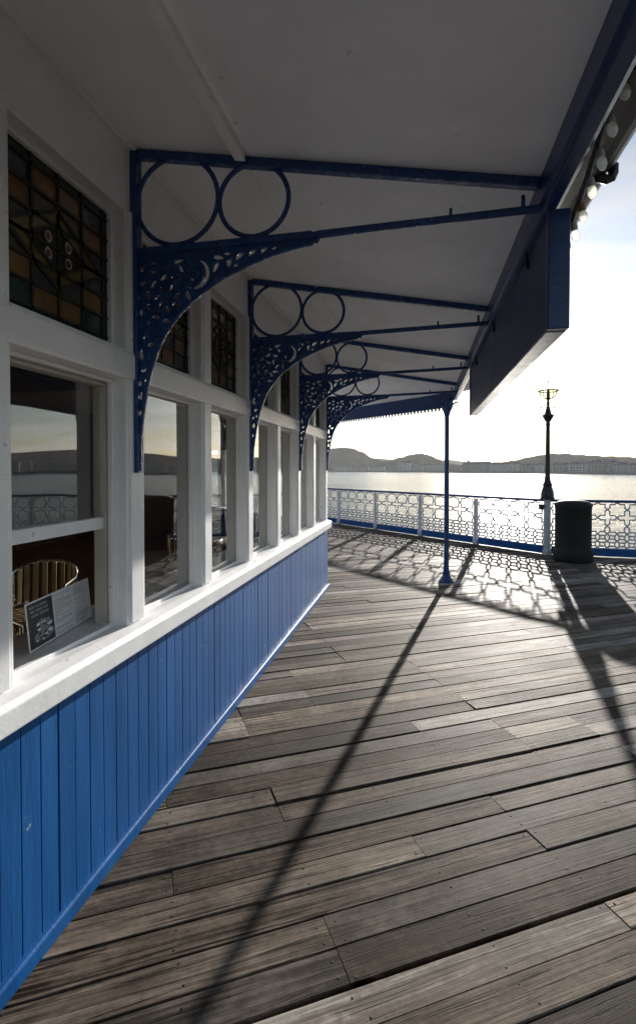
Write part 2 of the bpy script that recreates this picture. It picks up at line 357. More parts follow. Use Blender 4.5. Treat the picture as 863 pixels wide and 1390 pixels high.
# the edge turns inwards under the lamp: the plan is the union of two convex outlines
e_ = RAILC + RB * 10.75 + Vector((0, .16, 0)); e2_ = RAILC - RB * 11 + Vector((0, .16, 0))
deck_a = [Vector((-6, -3.2, 0)), Vector((14.2, -3.2, 0)), e_, Vector((-6, e2_.y + (e2_.x + 6) * .1051, 0))]
f_ = RAILC + Vector((.12, .12, 0))
deck_b = [Vector((-6, -3.2, 0)), Vector((14.2, -3.2, 0)), Vector((14.2, f_.x + f_.y - 14.2, 0)), Vector((-3.2, f_.x + f_.y + 3.2, 0)), Vector((-6, 16.5, 0))]
dk = MB(); PW = .1325; O = Vector((0, 0, 0))
joist0 = .18
def jn(t): return math.floor((t - joist0) / .5) * .5 + joist0
for row in range(-90, 150):
    c = O + PN * (row * PW)
    sgs = [q for q in (clip_line(c, PD, deck_a), clip_line(c, PD, deck_b)) if q]
    if not sgs: continue
    t0, t1 = min(q[0] for q in sgs), max(q[1] for q in sgs); t = t0
    gap_wide = rnd.random() < .10
    gl = rnd.choice((.0022, .003, .003, .0045)) if not gap_wide else rnd.uniform(.009, .014)
    tone_row = rnd.gauss(0, .05)
    first = True
    while t < t1 - .01:
        Ln = rnd.choice([1, 1.5, 1.5, 2, 2.5, 3, 4])
        e = jn(t + Ln) + .0 if not first else jn(t + rnd.uniform(.6, 4.2))
        if e - t < .4: e = t + .5
        e = min(e, t1); first = False
        c0 = c + PD * ((t + e) / 2)
        mid = c0.copy()
        h = rnd.gauss(0, .0016); tilt = rnd.gauss(0, .010); skew = rnd.gauss(0, .0017)
        wleft, wright = PW / 2 - gl * rnd.uniform(.5, 1.1), PW / 2 - .002 - (rnd.random() < .25) * .003
        a = (min(1, max(0, rnd.choice((.16, .28, .38, .44, .52, .66, .95)) + rnd.gauss(0, .08) + tone_row)), rnd.random(), rnd.random())
        z = h
        ux = PD * ((e - t) / 2 - .0015); uy = (PN + Vector((0, 0, tilt))) * ((wleft + wright) / 2)
        uy = uy + PD * 0
        near = (mid - Vector((1.2, 2.5, 0))).length < 8
        # plank with eased edges
        cz = mid + PN * ((wleft - wright) / 2); cz.z = z - .02
        s = Vector((0, 0, .02)); hw = uy
        prof = [(-1, -1), (-1, .8), (-.955, 1), (.955, 1), (1, .8), (1, -1)]
        vsx = []
        for sx_ in (-1, 1):
            for (py_, pz_) in prof:
                vsx.append(cz + ux * sx_ + hw * py_ + s * pz_ + PN * (skew * sx_))
        n = len(prof)
        dk.add(vsx, [(i, (i + 1) % n, n + (i + 1) % n, n + i) for i in range(n)] + [tuple(range(n)), tuple(range(2 * n - 1, n - 1, -1))], 0, a)
        # nails at every joist
        j = jn(t) + (.5 if jn(t) < t else 0)
        ends = [t + .03, e - .03]
        ks = ends + [q for q in [j + .5 * i for i in range(12)] if t + .12 < q < e - .12]
        for q in ks:
            for sgn in (-.55, .55):
                pp = c + PD * (q + rnd.gauss(0, .008)) + PN * (sgn * PW / 2 + rnd.gauss(0, .006))
                if (pp - Vector((1.5, 3, 0))).length > 7.5 or rnd.random() < .04: continue
                ztop = z + tilt * sgn * PW / 2
                r = rnd.uniform(.0042, .0064); zz_ = ztop + rnd.uniform(-.0002, .0004)
                ring = [pp + Vector((r * math.cos(k * math.pi / 4), r * math.sin(k * math.pi / 4), zz_)) for k in range(8)]
                ring2 = [pp + Vector((.6 * r * math.cos(k * math.pi / 4), .6 * r * math.sin(k * math.pi / 4), zz_ + .0006)) for k in range(8)]
                lo = [pp + Vector((r * math.cos(k * math.pi / 4), r * math.sin(k * math.pi / 4), ztop - .003)) for k in range(8)]
                dk.add(lo + ring + ring2, [(k, (k + 1) % 8, 8 + (k + 1) % 8, 8 + k) for k in range(8)] + [(8 + k, 8 + (k + 1) % 8, 16 + (k + 1) % 8, 16 + k) for k in range(8)] + [tuple(range(16, 24))], 1, (0, 0, 0))
        t = e
tag(dk.build('deck', [M['deck'], M['nail']]), 'weathered grey brown pier deck of diagonal nailed planks', kind='structure')
ub = MB(); ub.slab([(p.x, p.y) for p in deck_poly], lambda x, y: -.42, lambda x, y: -.12); tag(ub.build('gap_shade_slab', M['under']), 'dark slab added under the pier deck as shade in the plank gaps', kind='structure')  # added dark slab, so the gaps between planks look shaded

SEA_Z = -6.5
sm = MB(); S = 6500; sm.add([(-S, -S, SEA_Z), (S, -S, SEA_Z), (S, S, SEA_Z), (-S, S, SEA_Z)], [(0, 1, 2, 3)])
tag(sm.build('sea', M['sea']), 'calm sea bay glittering under the low sun', kind='structure')

shore = [(-900, 3600), (100, 2500), (300, 2000), (447, 1650), (560, 1440), (640, 1150), (750, 960), (863, 760), (1000, 700), (1300, 560), (1800, 420), (2600, 320)]
def lerp_tab(tab, x):
    if x <= tab[0][0]: return tab[0][1]
    for (a, b2), (c, d) in zip(tab, tab[1:]):
        if x <= c:
            u = (x - a) / (c - a); return b2 + (d - b2) * u
    return tab[-1][1]
def smooth_tab(tab, x):
    if x <= tab[0][0]: return tab[0][1]
    for (a, b2), (c, d) in zip(tab, tab[1:]):
        if x <= c:
            u = (x - a) / (c - a); u = u * u * (3 - 2 * u) * .55 + u * .45; return b2 + (d - b2) * u
    return tab[-1][1]
# skyline tables: azimuth -> rise above eye level in the photograph's scale
hillA = [(-900, 20), (0, 22), (250, 36), (380, 31), (447, 30.5), (474, 30), (490, 25), (505, 16), (522, 12), (545, 6), (600, 2), (700, 0)]
hillB = [(470, 0), (500, 5), (525, 12), (545, 17), (560, 21), (570, 22.5), (582, 20), (596, 14), (612, 8), (640, 3), (680, 0)]
hillC = [(590, 0), (640, 3), (672, 8), (700, 13), (722, 18), (745, 21.5), (765, 22), (790, 20.5), (820, 18.5), (863, 16.5), (950, 22), (1050, 30), (1250, 36), (1500, 28), (2000, 34), (2600, 20)]
hillD = [(380, 0), (480, 12), (510, 15), (530, 14), (570, 11), (610, 13), (640, 9.5), (700, 6), (760, 0)]
hills_def = [(hillA, 2150, 380, 0), (hillB, 1950, 260, 1), (hillC, 1700, 420, 2), (hillD, 3800, 600, 3)]
hb = MB(); cols = []
pxs = []
p_ = -900
while p_ < 2600:
    pxs.append(p_); p_ += 3 if 430 < p_ < 900 else 40
for px in pxs:
    d0 = lerp_tab(shore, px)
    rs = [d0, d0 + 14, d0 + 16, d0 + 60, d0 + 160, d0 + 320] + [d0 + 320 + (4600 - d0 - 320) * (i / 110) for i in range(1, 111)]
    colm = []
    for i, D in enumerate(rs):
        P = at(px, D)
        if i == 0: z = SEA_Z - .6
        elif i == 1: z = SEA_Z + 1.2
        elif i == 2: z = SEA_Z + 3.6
        else: z = SEA_Z + 3.8
        if i > 4:
            hz = 0
            for tab, R0, W, sd_ in hills_def:
                Hh = smooth_tab(tab, px) / F * R0
                if Hh <= 0: continue
                nz = noise.noise(Vector((px * .02, D * .002, sd_ * 7.3))) * .5 + noise.noise(Vector((px * .07, D * .006, sd_ * 3.1))) * .25
                hz = max(hz, (Hh + 1.6 - (SEA_Z + 3.8)) * math.exp(-(abs(D - R0) / (max(90, 1.9 * Hh) if D < R0 else W)) ** 1.15) * (1 + .06 * nz))
            z += hz
        P.z = z; colm.append(P)
    cols.append(colm)
nR = len(cols[0])
hb.add([p for c in cols for p in c], [(i * nR + j, (i + 1) * nR + j, (i + 1) * nR + j + 1, i * nR + j + 1) for i in range(len(cols) - 1) for j in range(nR - 1)])
for k in range(len(hb.mi)): hb.mi[k] = 1 if k % (nR - 1) == 0 else (2 if k % (nR - 1) == 1 else 0)
tag(hb.build('hills', [M['hill'], M['sand'], M['stone']], smooth=False), 'low hills and shore across the bay', kind='structure')

# the seafront terraces across the bay, each a building of its own
town = empty('placeholder_unused'); bpy.data.objects.remove(town)
def hotel(px0, px1, ytop, label, wallm, style=0, back=0, seed=0):
    r = random.Random(seed)
    pm = (px0 + px1) / 2
    D = lerp_tab(shore, pm) + 30 + back
    A = at(px0, lerp_tab(shore, px0) + 30 + back); B = at(px1, lerp_tab(shore, px1) + 30 + back)
    d = (B - A); Wd = d.length; d.normalize(); nrm = Vector((d.y, -d.x, 0))
    if nrm.dot(CAM - A) < 0: nrm = -nrm
    base = SEA_Z + 3.5
    H = (637 - ytop) / F * D + 1.6 - base
    roof = min(H * .24, 5.0); wh = H - roof; dep = 13
    root = empty('seafront_hotel', (A + B) / 2 + Vector((0, 0, base))); tag(root, label, 'hotel', 'seafront hotels across the bay')
    def P(u, v, z): return A + d * u - nrm * v + Vector((0, 0, base + z))
    w_ = MB(); w_.add([P(u, v, z) for z in (0, wh) for (u, v) in ((0, 0), (Wd, 0), (Wd, dep), (0, dep))], [(0, 1, 5, 4), (1, 2, 6, 5), (2, 3, 7, 6), (3, 0, 4, 7), (4, 5, 6, 7)], 0)
    nb = max(2, int(Wd / 7)); bw_ = Wd / nb; fl = max(2, int(wh / 3.6)); fh = wh / fl
    for i in range(nb):                       # shallow bay fronts
        if style != 2 and i % 2 == 0:
            u0, u1 = i * bw_ + .12 * bw_, i * bw_ + .88 * bw_
            w_.add([P(u, v, z) for z in (0, wh * .86) for (u, v) in ((u0, 0), (u0 + .15 * bw_, -1.4), (u1 - .15 * bw_, -1.4), (u1, 0))], [(0, 1, 5, 4), (1, 2, 6, 5), (2, 3, 7, 6), (4, 5, 6, 7)], 0)
    w_.build('wall', wallm, root)
    for i in range(nb):
        for f_ in range(fl):
            off = -1.46 if (style != 2 and i % 2 == 0 and (f_ + .9) * fh < wh * .86) else -.06
            for q in (.36, .64):
                uc = (i + q) * bw_; ww = min(.9, bw_ * .09)
                wn = MB(); wn.add([P(uc + s_ * ww, off, f_ * fh + zz_ * fh) for zz_ in (.3, .78) for s_ in (-1, 1)], [(0, 1, 3, 2)]); wn.build('window', M['pane_far'], root)
    rf = MB()
    rf.add([P(-.4, -.5, wh), P(Wd + .4, -.5, wh), P(Wd + .4, dep + .5, wh), P(-.4, dep + .5, wh), P(1.5 if style != 2 else 0, dep * .5, wh + roof), P(Wd - (1.5 if style != 2 else 0), dep * .5, wh + roof)],
           [(0, 1, 5, 4), (1, 2, 5), (2, 3, 4, 5), (3, 0, 4), (0, 3, 2, 1)])
    ro = rf.build('roof', M['slate'], root)
    for i in range(0, nb, 2):
        u = (i + 1) * bw_ - 1
        if u > Wd - 1: break
        vsx = [P(u + a_, dep * .5 + b_, wh + z_) for z_ in (roof * .5, roof + 1.3) for (a_, b_) in ((-.9, -.5), (.9, -.5), (.9, .5), (-.9, .5))]
        ch = MB(); ch.add(vsx, [(0, 1, 5, 4), (1, 2, 6, 5), (2, 3, 7, 6), (3, 0, 4, 7), (4, 5, 6, 7)]); ch.build('chimney', M['render3'], ro)
    for i in range(nb):
        if r.random() < .6:                     # gabled dormers on the slope
            u = (i + .5) * bw_
            vsx = [P(u - 1.1, 1.0, wh + .2), P(u + 1.1, 1.0, wh + .2), P(u + 1.1, 1.0, wh + roof * .5), P(u, 1.0, wh + roof * .8), P(u - 1.1, 1.0, wh + roof * .5), P(u - 1.1, 5.5, wh + roof * .5), P(u + 1.1, 5.5, wh + roof * .5), P(u, 5.8, wh + roof * .8)]
            ch = MB(); ch.add(vsx, [(0, 1, 2, 3, 4), (2, 6, 7, 3), (3, 7, 5, 4), (0, 4, 5), (1, 6, 2)]); ch.build('dormer', M['render3'], ro)
    if style == 1:
        tb = MB(); u = Wd * .22
        for rr_, z0, z1 in ((3.0, wh * .9, wh + roof + 1.0), (3.3, wh + roof + 1.0, wh + roof + 1.5)):
            tb.lathe([(rr_, z0), (rr_, z1)], tuple(P(u, 2, 0)), 10)
        tb.lathe([(3.2, wh + roof + 1.5), (1.6, wh + roof + 3.2), (.25, wh + roof + 4.2), (.1, wh + roof + 6.5), (0, wh + roof + 6.6)], tuple(P(u, 2, 0)), 10)
        tb.build('turret', M['slate'], root)
    return root
W1, W2, W3 = M['render1'], M['render2'], M['render3']
hotel(452, 474, 631.5, 'hazy low seafront terrace nearest the pavilion corner below the flat-topped hill', W2, 0, 0, 1)
hotel(477, 499, 630.5, 'hazy seafront terrace under the slope of the flat-topped hill', W1, 0, 0, 2)
hotel(502, 520, 631.5, 'small hazy seafront house under the dip between the two left hills', W2, 2, 0, 3)
hotel(523, 537, 629.0, 'hazy hotel on the left edge of the tall block below the round hill', W1, 0, 0, 4)
hotel(538, 555, 625.5, 'tallest hazy hotel below the top of the round hill', W2, 0, 0, 5)
hotel(557, 571, 630.0, 'hazy low hotel right of the tall block below the round hill', W1, 0, 0, 6)
hotel(577, 604, 628.2, 'long hazy terrace with even roof left of the blue canopy post', W2, 2, 0, 7)
hotel(612, 624, 632.5, 'low hazy seafront house just right of the blue canopy post', W1, 0, 0, 8)
hotel(627, 662, 626.5, 'large dark hotel with a small turret right of the blue canopy post', W1, 1, 0, 9)
hotel(664, 700, 627.0, 'large hazy terrace continuing from the turreted hotel towards the lamp post', W2, 0, 0, 10)
hotel(704, 722, 629.0, 'hazy terrace in the glare left of the lamp post', W1, 0, 0, 11)
hotel(724, 741, 628.5, 'hazy terrace directly behind the shaft of the lamp post', W2, 0, 0, 12)
hotel(746, 767, 628.0, 'hazy terrace first to the right of the lamp post', W1, 0, 0, 13)
hotel(769, 794, 626.5, 'hazy gabled terrace above the left half of the black bin', W2, 0, 0, 14)
hotel(798, 812, 624.5, 'tall hazy hotel above the right rim of the black bin', W1, 0, 0, 15)
hotel(813, 829, 623.8, 'tallest hazy hotel right of the black bin', W1, 0, 0, 16)
hotel(832, 846, 627.2, 'white hazy terrace between the tallest right hotel and the picture edge', W2, 2, 0, 17)
hotel(848, 872, 628.0, 'white hazy terrace at the right edge of the picture', W2, 0, 0, 18)
tw = MB(); r_ = random.Random(5)
px = 885
while px < 1900:
    wpx = r_.uniform(18, 40); D = lerp_tab(shore, px) + 40; A = at(px, D); B = at(px + wpx, lerp_tab(shore, px + wpx) + 40)
    d = B - A; n_ = Vector((d.y, -d.x, 0)).normalized() * 6; hh = r_.uniform(9, 16); z0 = SEA_Z + 3.5
    vsx = [A - n_, B - n_, B + n_, A + n_]
    tw.add([p + Vector((0, 0, z)) for z in (z0, z0 + hh) for p in vsx] + [(A + Vector((0, 0, z0 + hh + 3))), (B + Vector((0, 0, z0 + hh + 3)))],
           [(0, 1, 5, 4), (1, 2, 6, 5), (2, 3, 7, 6), (3, 0, 4, 7), (4, 5, 9, 8), (7, 6, 9, 8), (4, 7, 8), (5, 6, 9)])
    px += wpx + r_.uniform(1, 8)
tag(tw.build('distant_town', M['render2']), 'rest of the hazy seafront town round the bay', 'town', kind='stuff')
tr = MB(); r_ = random.Random(11)
for i in range(260):                      # clumped trees between and behind the terraces
    px = r_.uniform(446, 870); D = lerp_tab(shore, px) + r_.uniform(48, 190); P = at(px, D, SEA_Z + 3.4)
    hh = r_.uniform(6, 15)
    for k in range(5):
        c = P + Vector((r_.gauss(0, 3), r_.gauss(0, 3), hh * r_.uniform(.35, .9))); s_ = r_.uniform(2, 4)
        n_ = 6; vsx = [c + Vector((0, 0, s_)), c - Vector((0, 0, s_))] + [c + Vector((s_ * math.cos(q * 1.047) * r_.uniform(.7, 1.2), s_ * math.sin(q * 1.047) * r_.uniform(.7, 1.2), r_.uniform(-.4, .4) * s_)) for q in range(6)]
        tr.add(vsx, [(0, 2 + q, 2 + (q + 1) % 6) for q in range(6)] + [(1, 2 + (q + 1) % 6, 2 + q) for q in range(6)])
tag(tr.build('distant_wood', M['tree']), 'dark hazy trees massed behind the seafront', 'trees', kind='stuff')

# ------------------------------------------------------------------ the pavilion
pav = empty('pavilion', (0, 6.9, 0)); tag(pav, 'white and blue seaside pavilion with stained glass and veranda canopy', 'building')
PITCH, PILW = .785, .145
Z_SILL, Z_TR0, Z_TR1, Z_LIN, Z_CEIL = .925, 1.985, 2.11, 2.70, 2.992
SLOPE = (2.992 - 2.690) / 1.668
CORNER_Y = 6.9; EAVE = 1.72
def ceil_z(x): return Z_CEIL - SLOPE * x
IDENT = Matrix.Identity(4)
# wall B frame: local y runs along the wall from the corner, local x points out to the deck
MB_T = Matrix.Translation((0, CORNER_Y, 0)) @ Matrix.Rotation(R(45), 4, 'Z')

def stained(T, y0, y1, z0, z1, par):
    """leaded light in the plane x=-.08"""
    X = -.08
    g = MB(T); l = MB(T); W, H = y1 - y0, z1 - z0
    bd = .048
    cw, chh = (W - 2 * bd) / 4, (H - 2 * bd) / 6
    def quad(u0, v0, u1, v1, mi, dx=0.): g.add([(X + dx, y0 + u0, z0 + v0), (X + dx, y0 + u1, z0 + v0), (X + dx, y0 + u1, z0 + v1), (X + dx, y0 + u0, z0 + v1)], [(0, 1, 2, 3)], mi)
    def came(p, q, wd=.010): l.bar((X + .003, y0 + p[0], z0 + p[1]), (X + .003, y0 + q[0], z0 + q[1]), wd, .012, up=(1, 0, 0))
    A_, T_, G_ = 0, 1, 2
    rows = [[T_, A_, A_, T_], [A_, G_, G_, A_], [G_, G_, G_, G_], [G_, G_, G_, G_], [A_, G_, G_, A_], [T_, A_, A_, T_]]
    for j in range(6):
        for i in range(4): quad(bd + i * cw, bd + j * chh, bd + (i + 1) * cw, bd + (j + 1) * chh, rows[j][i])
    quad(0, 0, W, bd, 1); quad(0, H - bd, W, H, 1); quad(0, bd, bd, H - bd, 1); quad(W - bd, bd, W, H - bd, 1)
    for i in range(5): came((bd + i * cw, 0 if i % 2 else bd * .2), (bd + i * cw, H))
    for j in range(7): came((0, bd + j * chh), (W, bd + j * chh))
    cx_, cy_ = W / 2, H / 2; dx_, dy_ = W / 2 - bd, 1.75 * chh
    D1 = [(cx_ - dx_, cy_), (cx_, cy_ - dy_), (cx_ + dx_, cy_), (cx_, cy_ + dy_)]
    D2 = [(cx_ + (u - cx_) * .60, cy_ + (v - cy_) * .60) for u, v in D1]
    def poly(pts, mi, dx): g.add([(X + dx, y0 + u, z0 + v) for u, v in pts], [tuple(range(len(pts)))], mi)
    for k in range(4):
        a_, b_, c_, d_ = D1[k], D1[(k + 1) % 4], D2[(k + 1) % 4], D2[k]
        poly([a_, b_, c_, d_], 3, .0025)
        came(a_, b_, .016); came(d_, c_, .014); came(a_, d_)
    poly(D2, 4, .0025)
    for k in range(4):
        sx_, sy_ = [(-.5, -.5), (.5, -.5), (.5, .5), (-.5, .5)][k]
        c = (cx_ + sx_ * dx_ * .40, cy_ + sy_ * dy_ * .42)
        rr = min(cw, chh) * .27
        n = 14
        ring = [(c[0] + rr * math.cos(2 * math.pi * q / n), c[1] + rr * 1.15 * math.sin(2 * math.pi * q / n)) for q in range(n)]
        inn = [(c[0] + rr * .55 * math.cos(2 * math.pi * q / n), c[1] + rr * .63 * math.sin(2 * math.pi * q / n)) for q in range(n)]
        for q in range(n): poly([ring[q], ring[(q + 1) % n], inn[(q + 1) % n], inn[q]], 5, .006)
        poly(inn, 6, .006)
        l.tube([(X + .006, y0 + u, z0 + v) for u, v in ring], .004, 5, True)
    so_ = g.build('stained_glass', [M['amber'], M['teal'], M['greyglass'], M['olive'], M['lead'], M['jewel'], M['redglass']], par)
    l.build('lead_lattice', M['lead'], par)
    return so_

def wall_run(T, n0, n1, first_y, raised=None):
    """pillars n0..n1 at first_y + k*PITCH with windows between"""
    for k in range(n0, n1 + 1):
        y = first_y + k * PITCH
        p = MB(T)
        p.box(-.15, y - PILW / 2, Z_SILL - .02, 0, y + PILW / 2, Z_LIN + .01)
        p.box(-.001, y - PILW / 2 + .022, Z_SILL + .004, .009, y + PILW / 2 - .022, Z_TR0 + .004)   # planted face strip
        p.box(-.001, y - PILW / 2 + .022, Z_TR1 - .004, .009, y + PILW / 2 - .022, Z_LIN + .008)
        p.build('pillar', M['white'], pav, bevel=.004)
        if k == n1: break
        y0, y1 = y + PILW / 2, y + PITCH - PILW / 2
        w_ = MB(T)
        b = .016
        for (za, zb) in ((Z_SILL, Z_TR0), (Z_TR1, Z_LIN)):                      # glazing beads
            w_.box(-.078, y0, za, -.055, y0 + b, zb); w_.box(-.078, y1 - b, za, -.055, y1, zb)
            w_.box(-.078, y0 + b, za, -.056, y1 - b, za + b); w_.box(-.078, y0 + b, zb - b, -.056, y1 - b, zb)
        wo = w_.build('window', M['white'], pav, bevel=.003)
        ic = MB(T)
        ic.box(-.150, y0, Z_SILL + .01, -.090, y0 + .012, Z_TR0); ic.box(-.150, y1 - .012, Z_SILL + .01, -.090, y1, Z_TR0); ic.box(-.150, y0 + .012, Z_TR0 - .03, -.090, y1 - .012, Z_TR0)
        ic.build('inner_casing', M['white_in'], wo, bevel=.003)
        g = MB(T); X = -.079
        if raised == k:
            X = -.120; zb = 1.37
            s_ = MB(T); s_.box(-.138, y0 + .012, 1.345, -.100, y1 - .012, 1.395); s_.build('raised_sash_rail', M['white'], wo, bevel=.004)
        else: zb = Z_SILL
        g.add([(X, y0, zb), (X, y1, zb), (X, y1, Z_TR0), (X, y0, Z_TR0)], [(0, 1, 2, 3)])
        g.build('glass_pane', M['glass'], wo)
        stained(T, y0, y1, Z_TR1, Z_LIN, wo)
    ya, yb = first_y + n0 * PITCH - PILW / 2, first_y + n1 * PITCH + PILW / 2
    t = MB(T)
    t.extrude([(-.11, Z_TR0), (.012, Z_TR0), (.018, Z_TR0 + .012), (.018, Z_TR1 - .022), (.008, Z_TR1), (-.11, Z_TR1)], ya + .002, yb - .002)
    t.build('transom', M['white'], pav, bevel=.003)
    t = MB(T); t.box(-.14, ya + .001, Z_LIN, -.003, yb - .001, Z_CEIL + .05)
    t.tube([(.004, ya + (yb - ya) * i / 180, Z_CEIL - .004 + .006 * noise.noise(Vector((i * .9, 1, 0)))) for i in range(181)], [.008 + .006 * noise.noise(Vector((i * 1.7, 5, 0))) for i in range(181)], 6)
    t.build('lintel', M['white'], pav, bevel=.003)
    s_ = MB(T)
    s_.extrude([(-.36, .81), (.040, .81), (.058, .822), (.060, .895), (.046, .912), (.0, Z_SILL), (-.36, Z_SILL + .004)], ya - .01, yb + .03)
    s_.build('window_sill', M['white'], pav, bevel=.004)
    d = MB(T); y = ya; r = random.Random(3)
    bwd = .0868
    while y < yb - .01:
        ye = min(y + bwd, yb)
        off = r.uniform(-.001, .0012)
        d.extrude([(-.03, .05), (.010 + off, .05), (.010 + off, .812), (-.03, .812)], y + .0016, ye - .0016)
        y = ye
    d.build('matchboard_dado', M['blue'], pav, bevel=.0022)
    bk = MB(T); bk.box(-.14, ya, .0, -.031, yb, .811); bk.build('dado_backing', M['brownwall'], pav)
    k_ = MB(T); k_.extrude([(-.03, .002), (.030, .002), (.030, .052), (.024, .060), (-.03, .062)], ya, yb + .012); k_.build('skirting', M['blue'], pav, bevel=.003)
wall_run(IDENT, -5, 6, 2.11, raised=-1)
wall_run(MB_T, 0, 6, .10)
# the closed sides and the room inside
bs = MB()
endB = MB_T @ Vector((0, .1 + 6 * PITCH + PILW / 2, 0))
room = [(-.15, -1.95), (-.15, CORNER_Y - .06), (endB.x - .11, endB.y - .11), (-6.2, endB.y - .11), (-6.2, -1.95)]
def side(p, q, z0, z1, th, mi, m):
    p, q = Vector((*p, 0)), Vector((*q, 0)); d = (q - p).normalized(); n_ = Vector((d.y, -d.x, 0)) * th
    m.add([v + Vector((0, 0, z)) for z in (z0, z1) for v in (p, q, q + n_, p + n_)], [(0, 1, 5, 4), (1, 2, 6, 5), (2, 3, 7, 6), (3, 0, 4, 7), (4, 5, 6, 7), (0, 3, 2, 1)], mi)
side(room[2], room[3], 0, 3.0, -.1, 0, bs); side(room[3], room[4], 0, 3.0, -.1, 0, bs); side(room[4], (0, -1.95), 0, 3.0, -.1, 0, bs)
side((-6.1, 2.0), (-6.1, 5.5), .9, 2.2, .02, 1, bs)
bs.build('back_wall', [M['brownwall'], M['white_in']], pav)
fi = MB(); fi.slab(room, lambda x, y: .012, lambda x, y: .10); fi.build('interior_floor', M['floor_in'], pav)
ci = MB(); ci.slab(room, lambda x, y: 2.80, lambda x, y: 2.86)
for yy in (-1, .5, 2, 3.5, 5, 6.5): ci.box(-6, yy - .06, 2.62, -.4, yy + .06, 2.799)
ci.build('interior_ceiling', M['white_in'], pav)
hx = MB(); hx.box(-1.9, 2.75, 2.20, -1.2, 3.55, 2.48); hx.box(-1.85, 2.8, 2.19, -1.25, 3.5, 2.201); hx.bar((-1.55, 3.0, 2.48), (-1.55, 3.0, 2.8), .03, .03); hx.bar((-1.55, 3.3, 2.48), (-1.55, 3.3, 2.8), .03, .03)
tag(hx.build('ceiling_heater', M['darkbox'], None, bevel=.01), 'dark box heater hanging from the ceiling inside the first window', 'heater')

# veranda canopy
t225 = math.tan(R(22.5))
def eave_y(x): return CORNER_Y + x * t225
cn_ = MB()
A_poly = [(0, -2.2), (EAVE, -2.2), (EAVE, eave_y(EAVE)), (0, CORNER_Y)]
cn_.slab(A_poly, lambda x, y: ceil_z(x), lambda x, y: ceil_z(x) + .025)
LB = 5.2
m2 = MB(MB_T); B_poly = [(0, 0), (EAVE, -EAVE * t225), (EAVE, LB), (0, LB)]
m2.slab(B_poly, lambda x, y: ceil_z(x), lambda x, y: ceil_z(x) + .025)
cn_.v += m2.v; n0 = len(cn_.v) - len(m2.v); cn_.f += [tuple(i + n0 for i in f) for f in m2.f]; cn_.mi += m2.mi; cn_.attr += m2.attr
cn_.build('canopy_soffit', M['soffit'], pav)
rc = MB(); rc.slab([(-.1, -2.25), (EAVE + .13, -2.25), (EAVE + .13, eave_y(EAVE + .13)), (-.02, CORNER_Y), (-.1, CORNER_Y)], lambda x, y: ceil_z(x) + .06, lambda x, y: ceil_z(x) + .11)
rc.slab([(-6.4, -2.25), (-.1, -2.25), (-.1, CORNER_Y), (-6.4, CORNER_Y)], lambda x, y: 3.08, lambda x, y: 3.13)
m2 = MB(MB_T); m2.slab([(-.02, 0), (EAVE + .13, -(EAVE + .13) * t225), (EAVE + .13, LB + .05), (-.1, LB + .05), (-.1, .1)], lambda x, y: ceil_z(x) + .064, lambda x, y: ceil_z(x) + .118)
m2.slab([(-.1, .1), (-.1, LB + .05), (-4.6, LB + .05), (-4.6, 4.5)], lambda x, y: 3.09, lambda x, y: 3.14)
n0 = len(rc.v); rc.v += m2.v; rc.f += [tuple(i + n0 for i in f) for f in m2.f]; rc.mi += m2.mi; rc.attr += m2.attr
rc.build('canopy_roof', M['gutter'], pav)
bt = MB()
def batten(T, x, y0, y1, w_, h):
    m = MB(T); z = ceil_z(x)
    m.extrude([(x - w_ / 2, z + .004), (x - w_ / 2, z - h), (x + w_ / 2, z - h - SLOPE * w_), (x + w_ / 2, z - .002)], y0, y1); return m
for mm in (batten(IDENT, .50, -2.2, 2.075, .045, .028), batten(IDENT, .50, 2.125, 7.0, .018, .008), batten(IDENT, .012, -2.2, 6.9, .03, .012)):
    n0 = len(bt.v); bt.v += mm.v; bt.f += [tuple(i + n0 for i in f) for f in mm.f]; bt.mi += mm.mi; bt.attr += mm.attr
bt.build('soffit_batten', M['soffit'], pav, bevel=.003)
# eaves beam, moulding and gutter, mitred at the corner
def eave_part(name, prof, mat, y_start=-2.2, bevel=.003):
    m = MB(); n = len(prof); vs_ = []
    for x, z in prof: vs_.append(Vector((x, y_start, z)))
    for x, z in prof: vs_.append(Vector((x, eave_y(x), z)))
    for x, z in prof: vs_.append(MB_T @ Vector((x, LB, z)))
    fs = [(s_ * n + i, s_ * n + (i + 1) % n, (s_ + 1) * n + (i + 1) % n, (s_ + 1) * n + i) for s_ in (0, 1) for i in range(n)]
    fs += [tuple(range(n)), tuple(range(2 * n, 3 * n))]
    m.add(vs_, fs); return m.build(name, mat, pav, bevel=bevel)
eave_part('fascia_beam', [(1.668, 2.715), (1.668, 2.60), (1.682, 2.585), (1.682, 2.572), (1.728, 2.572), (1.728, 2.60), (1.742, 2.612), (1.742, 2.77), (1.70, 2.77)], M['fascia'])
eave_part('fascia_moulding', [(1.7425, 2.615), (1.768, 2.632), (1.775, 2.66), (1.79, 2.675), (1.79, 2.72), (1.7425, 2.74)], M['fascia'])
gp = [(1.885 + .075 * math.cos(R(a)), 2.79 + .075 * math.sin(R(a))) for a in range(180, 361, 20)] + [(1.955, 2.79)] + [(1.885 + .068 * math.cos(R(a)), 2.79 + .068 * math.sin(R(a))) for a in range(340, 199, -20)] + [(1.815, 2.79)]
eave_part('gutter', gp, M['gutter'], bevel=0)
for yy in (-1, .3, 1.62, 2.9, 4.2, 5.5):
    gs = MB(); gs.bar((1.79, yy, 2.712), (1.965, yy, 2.705), .025, .012); gs.bar((1.962, yy, 2.703), (1.962, yy, 2.80), .025, .006); gs.build('gutter_bracket', M['gutter'], pav)
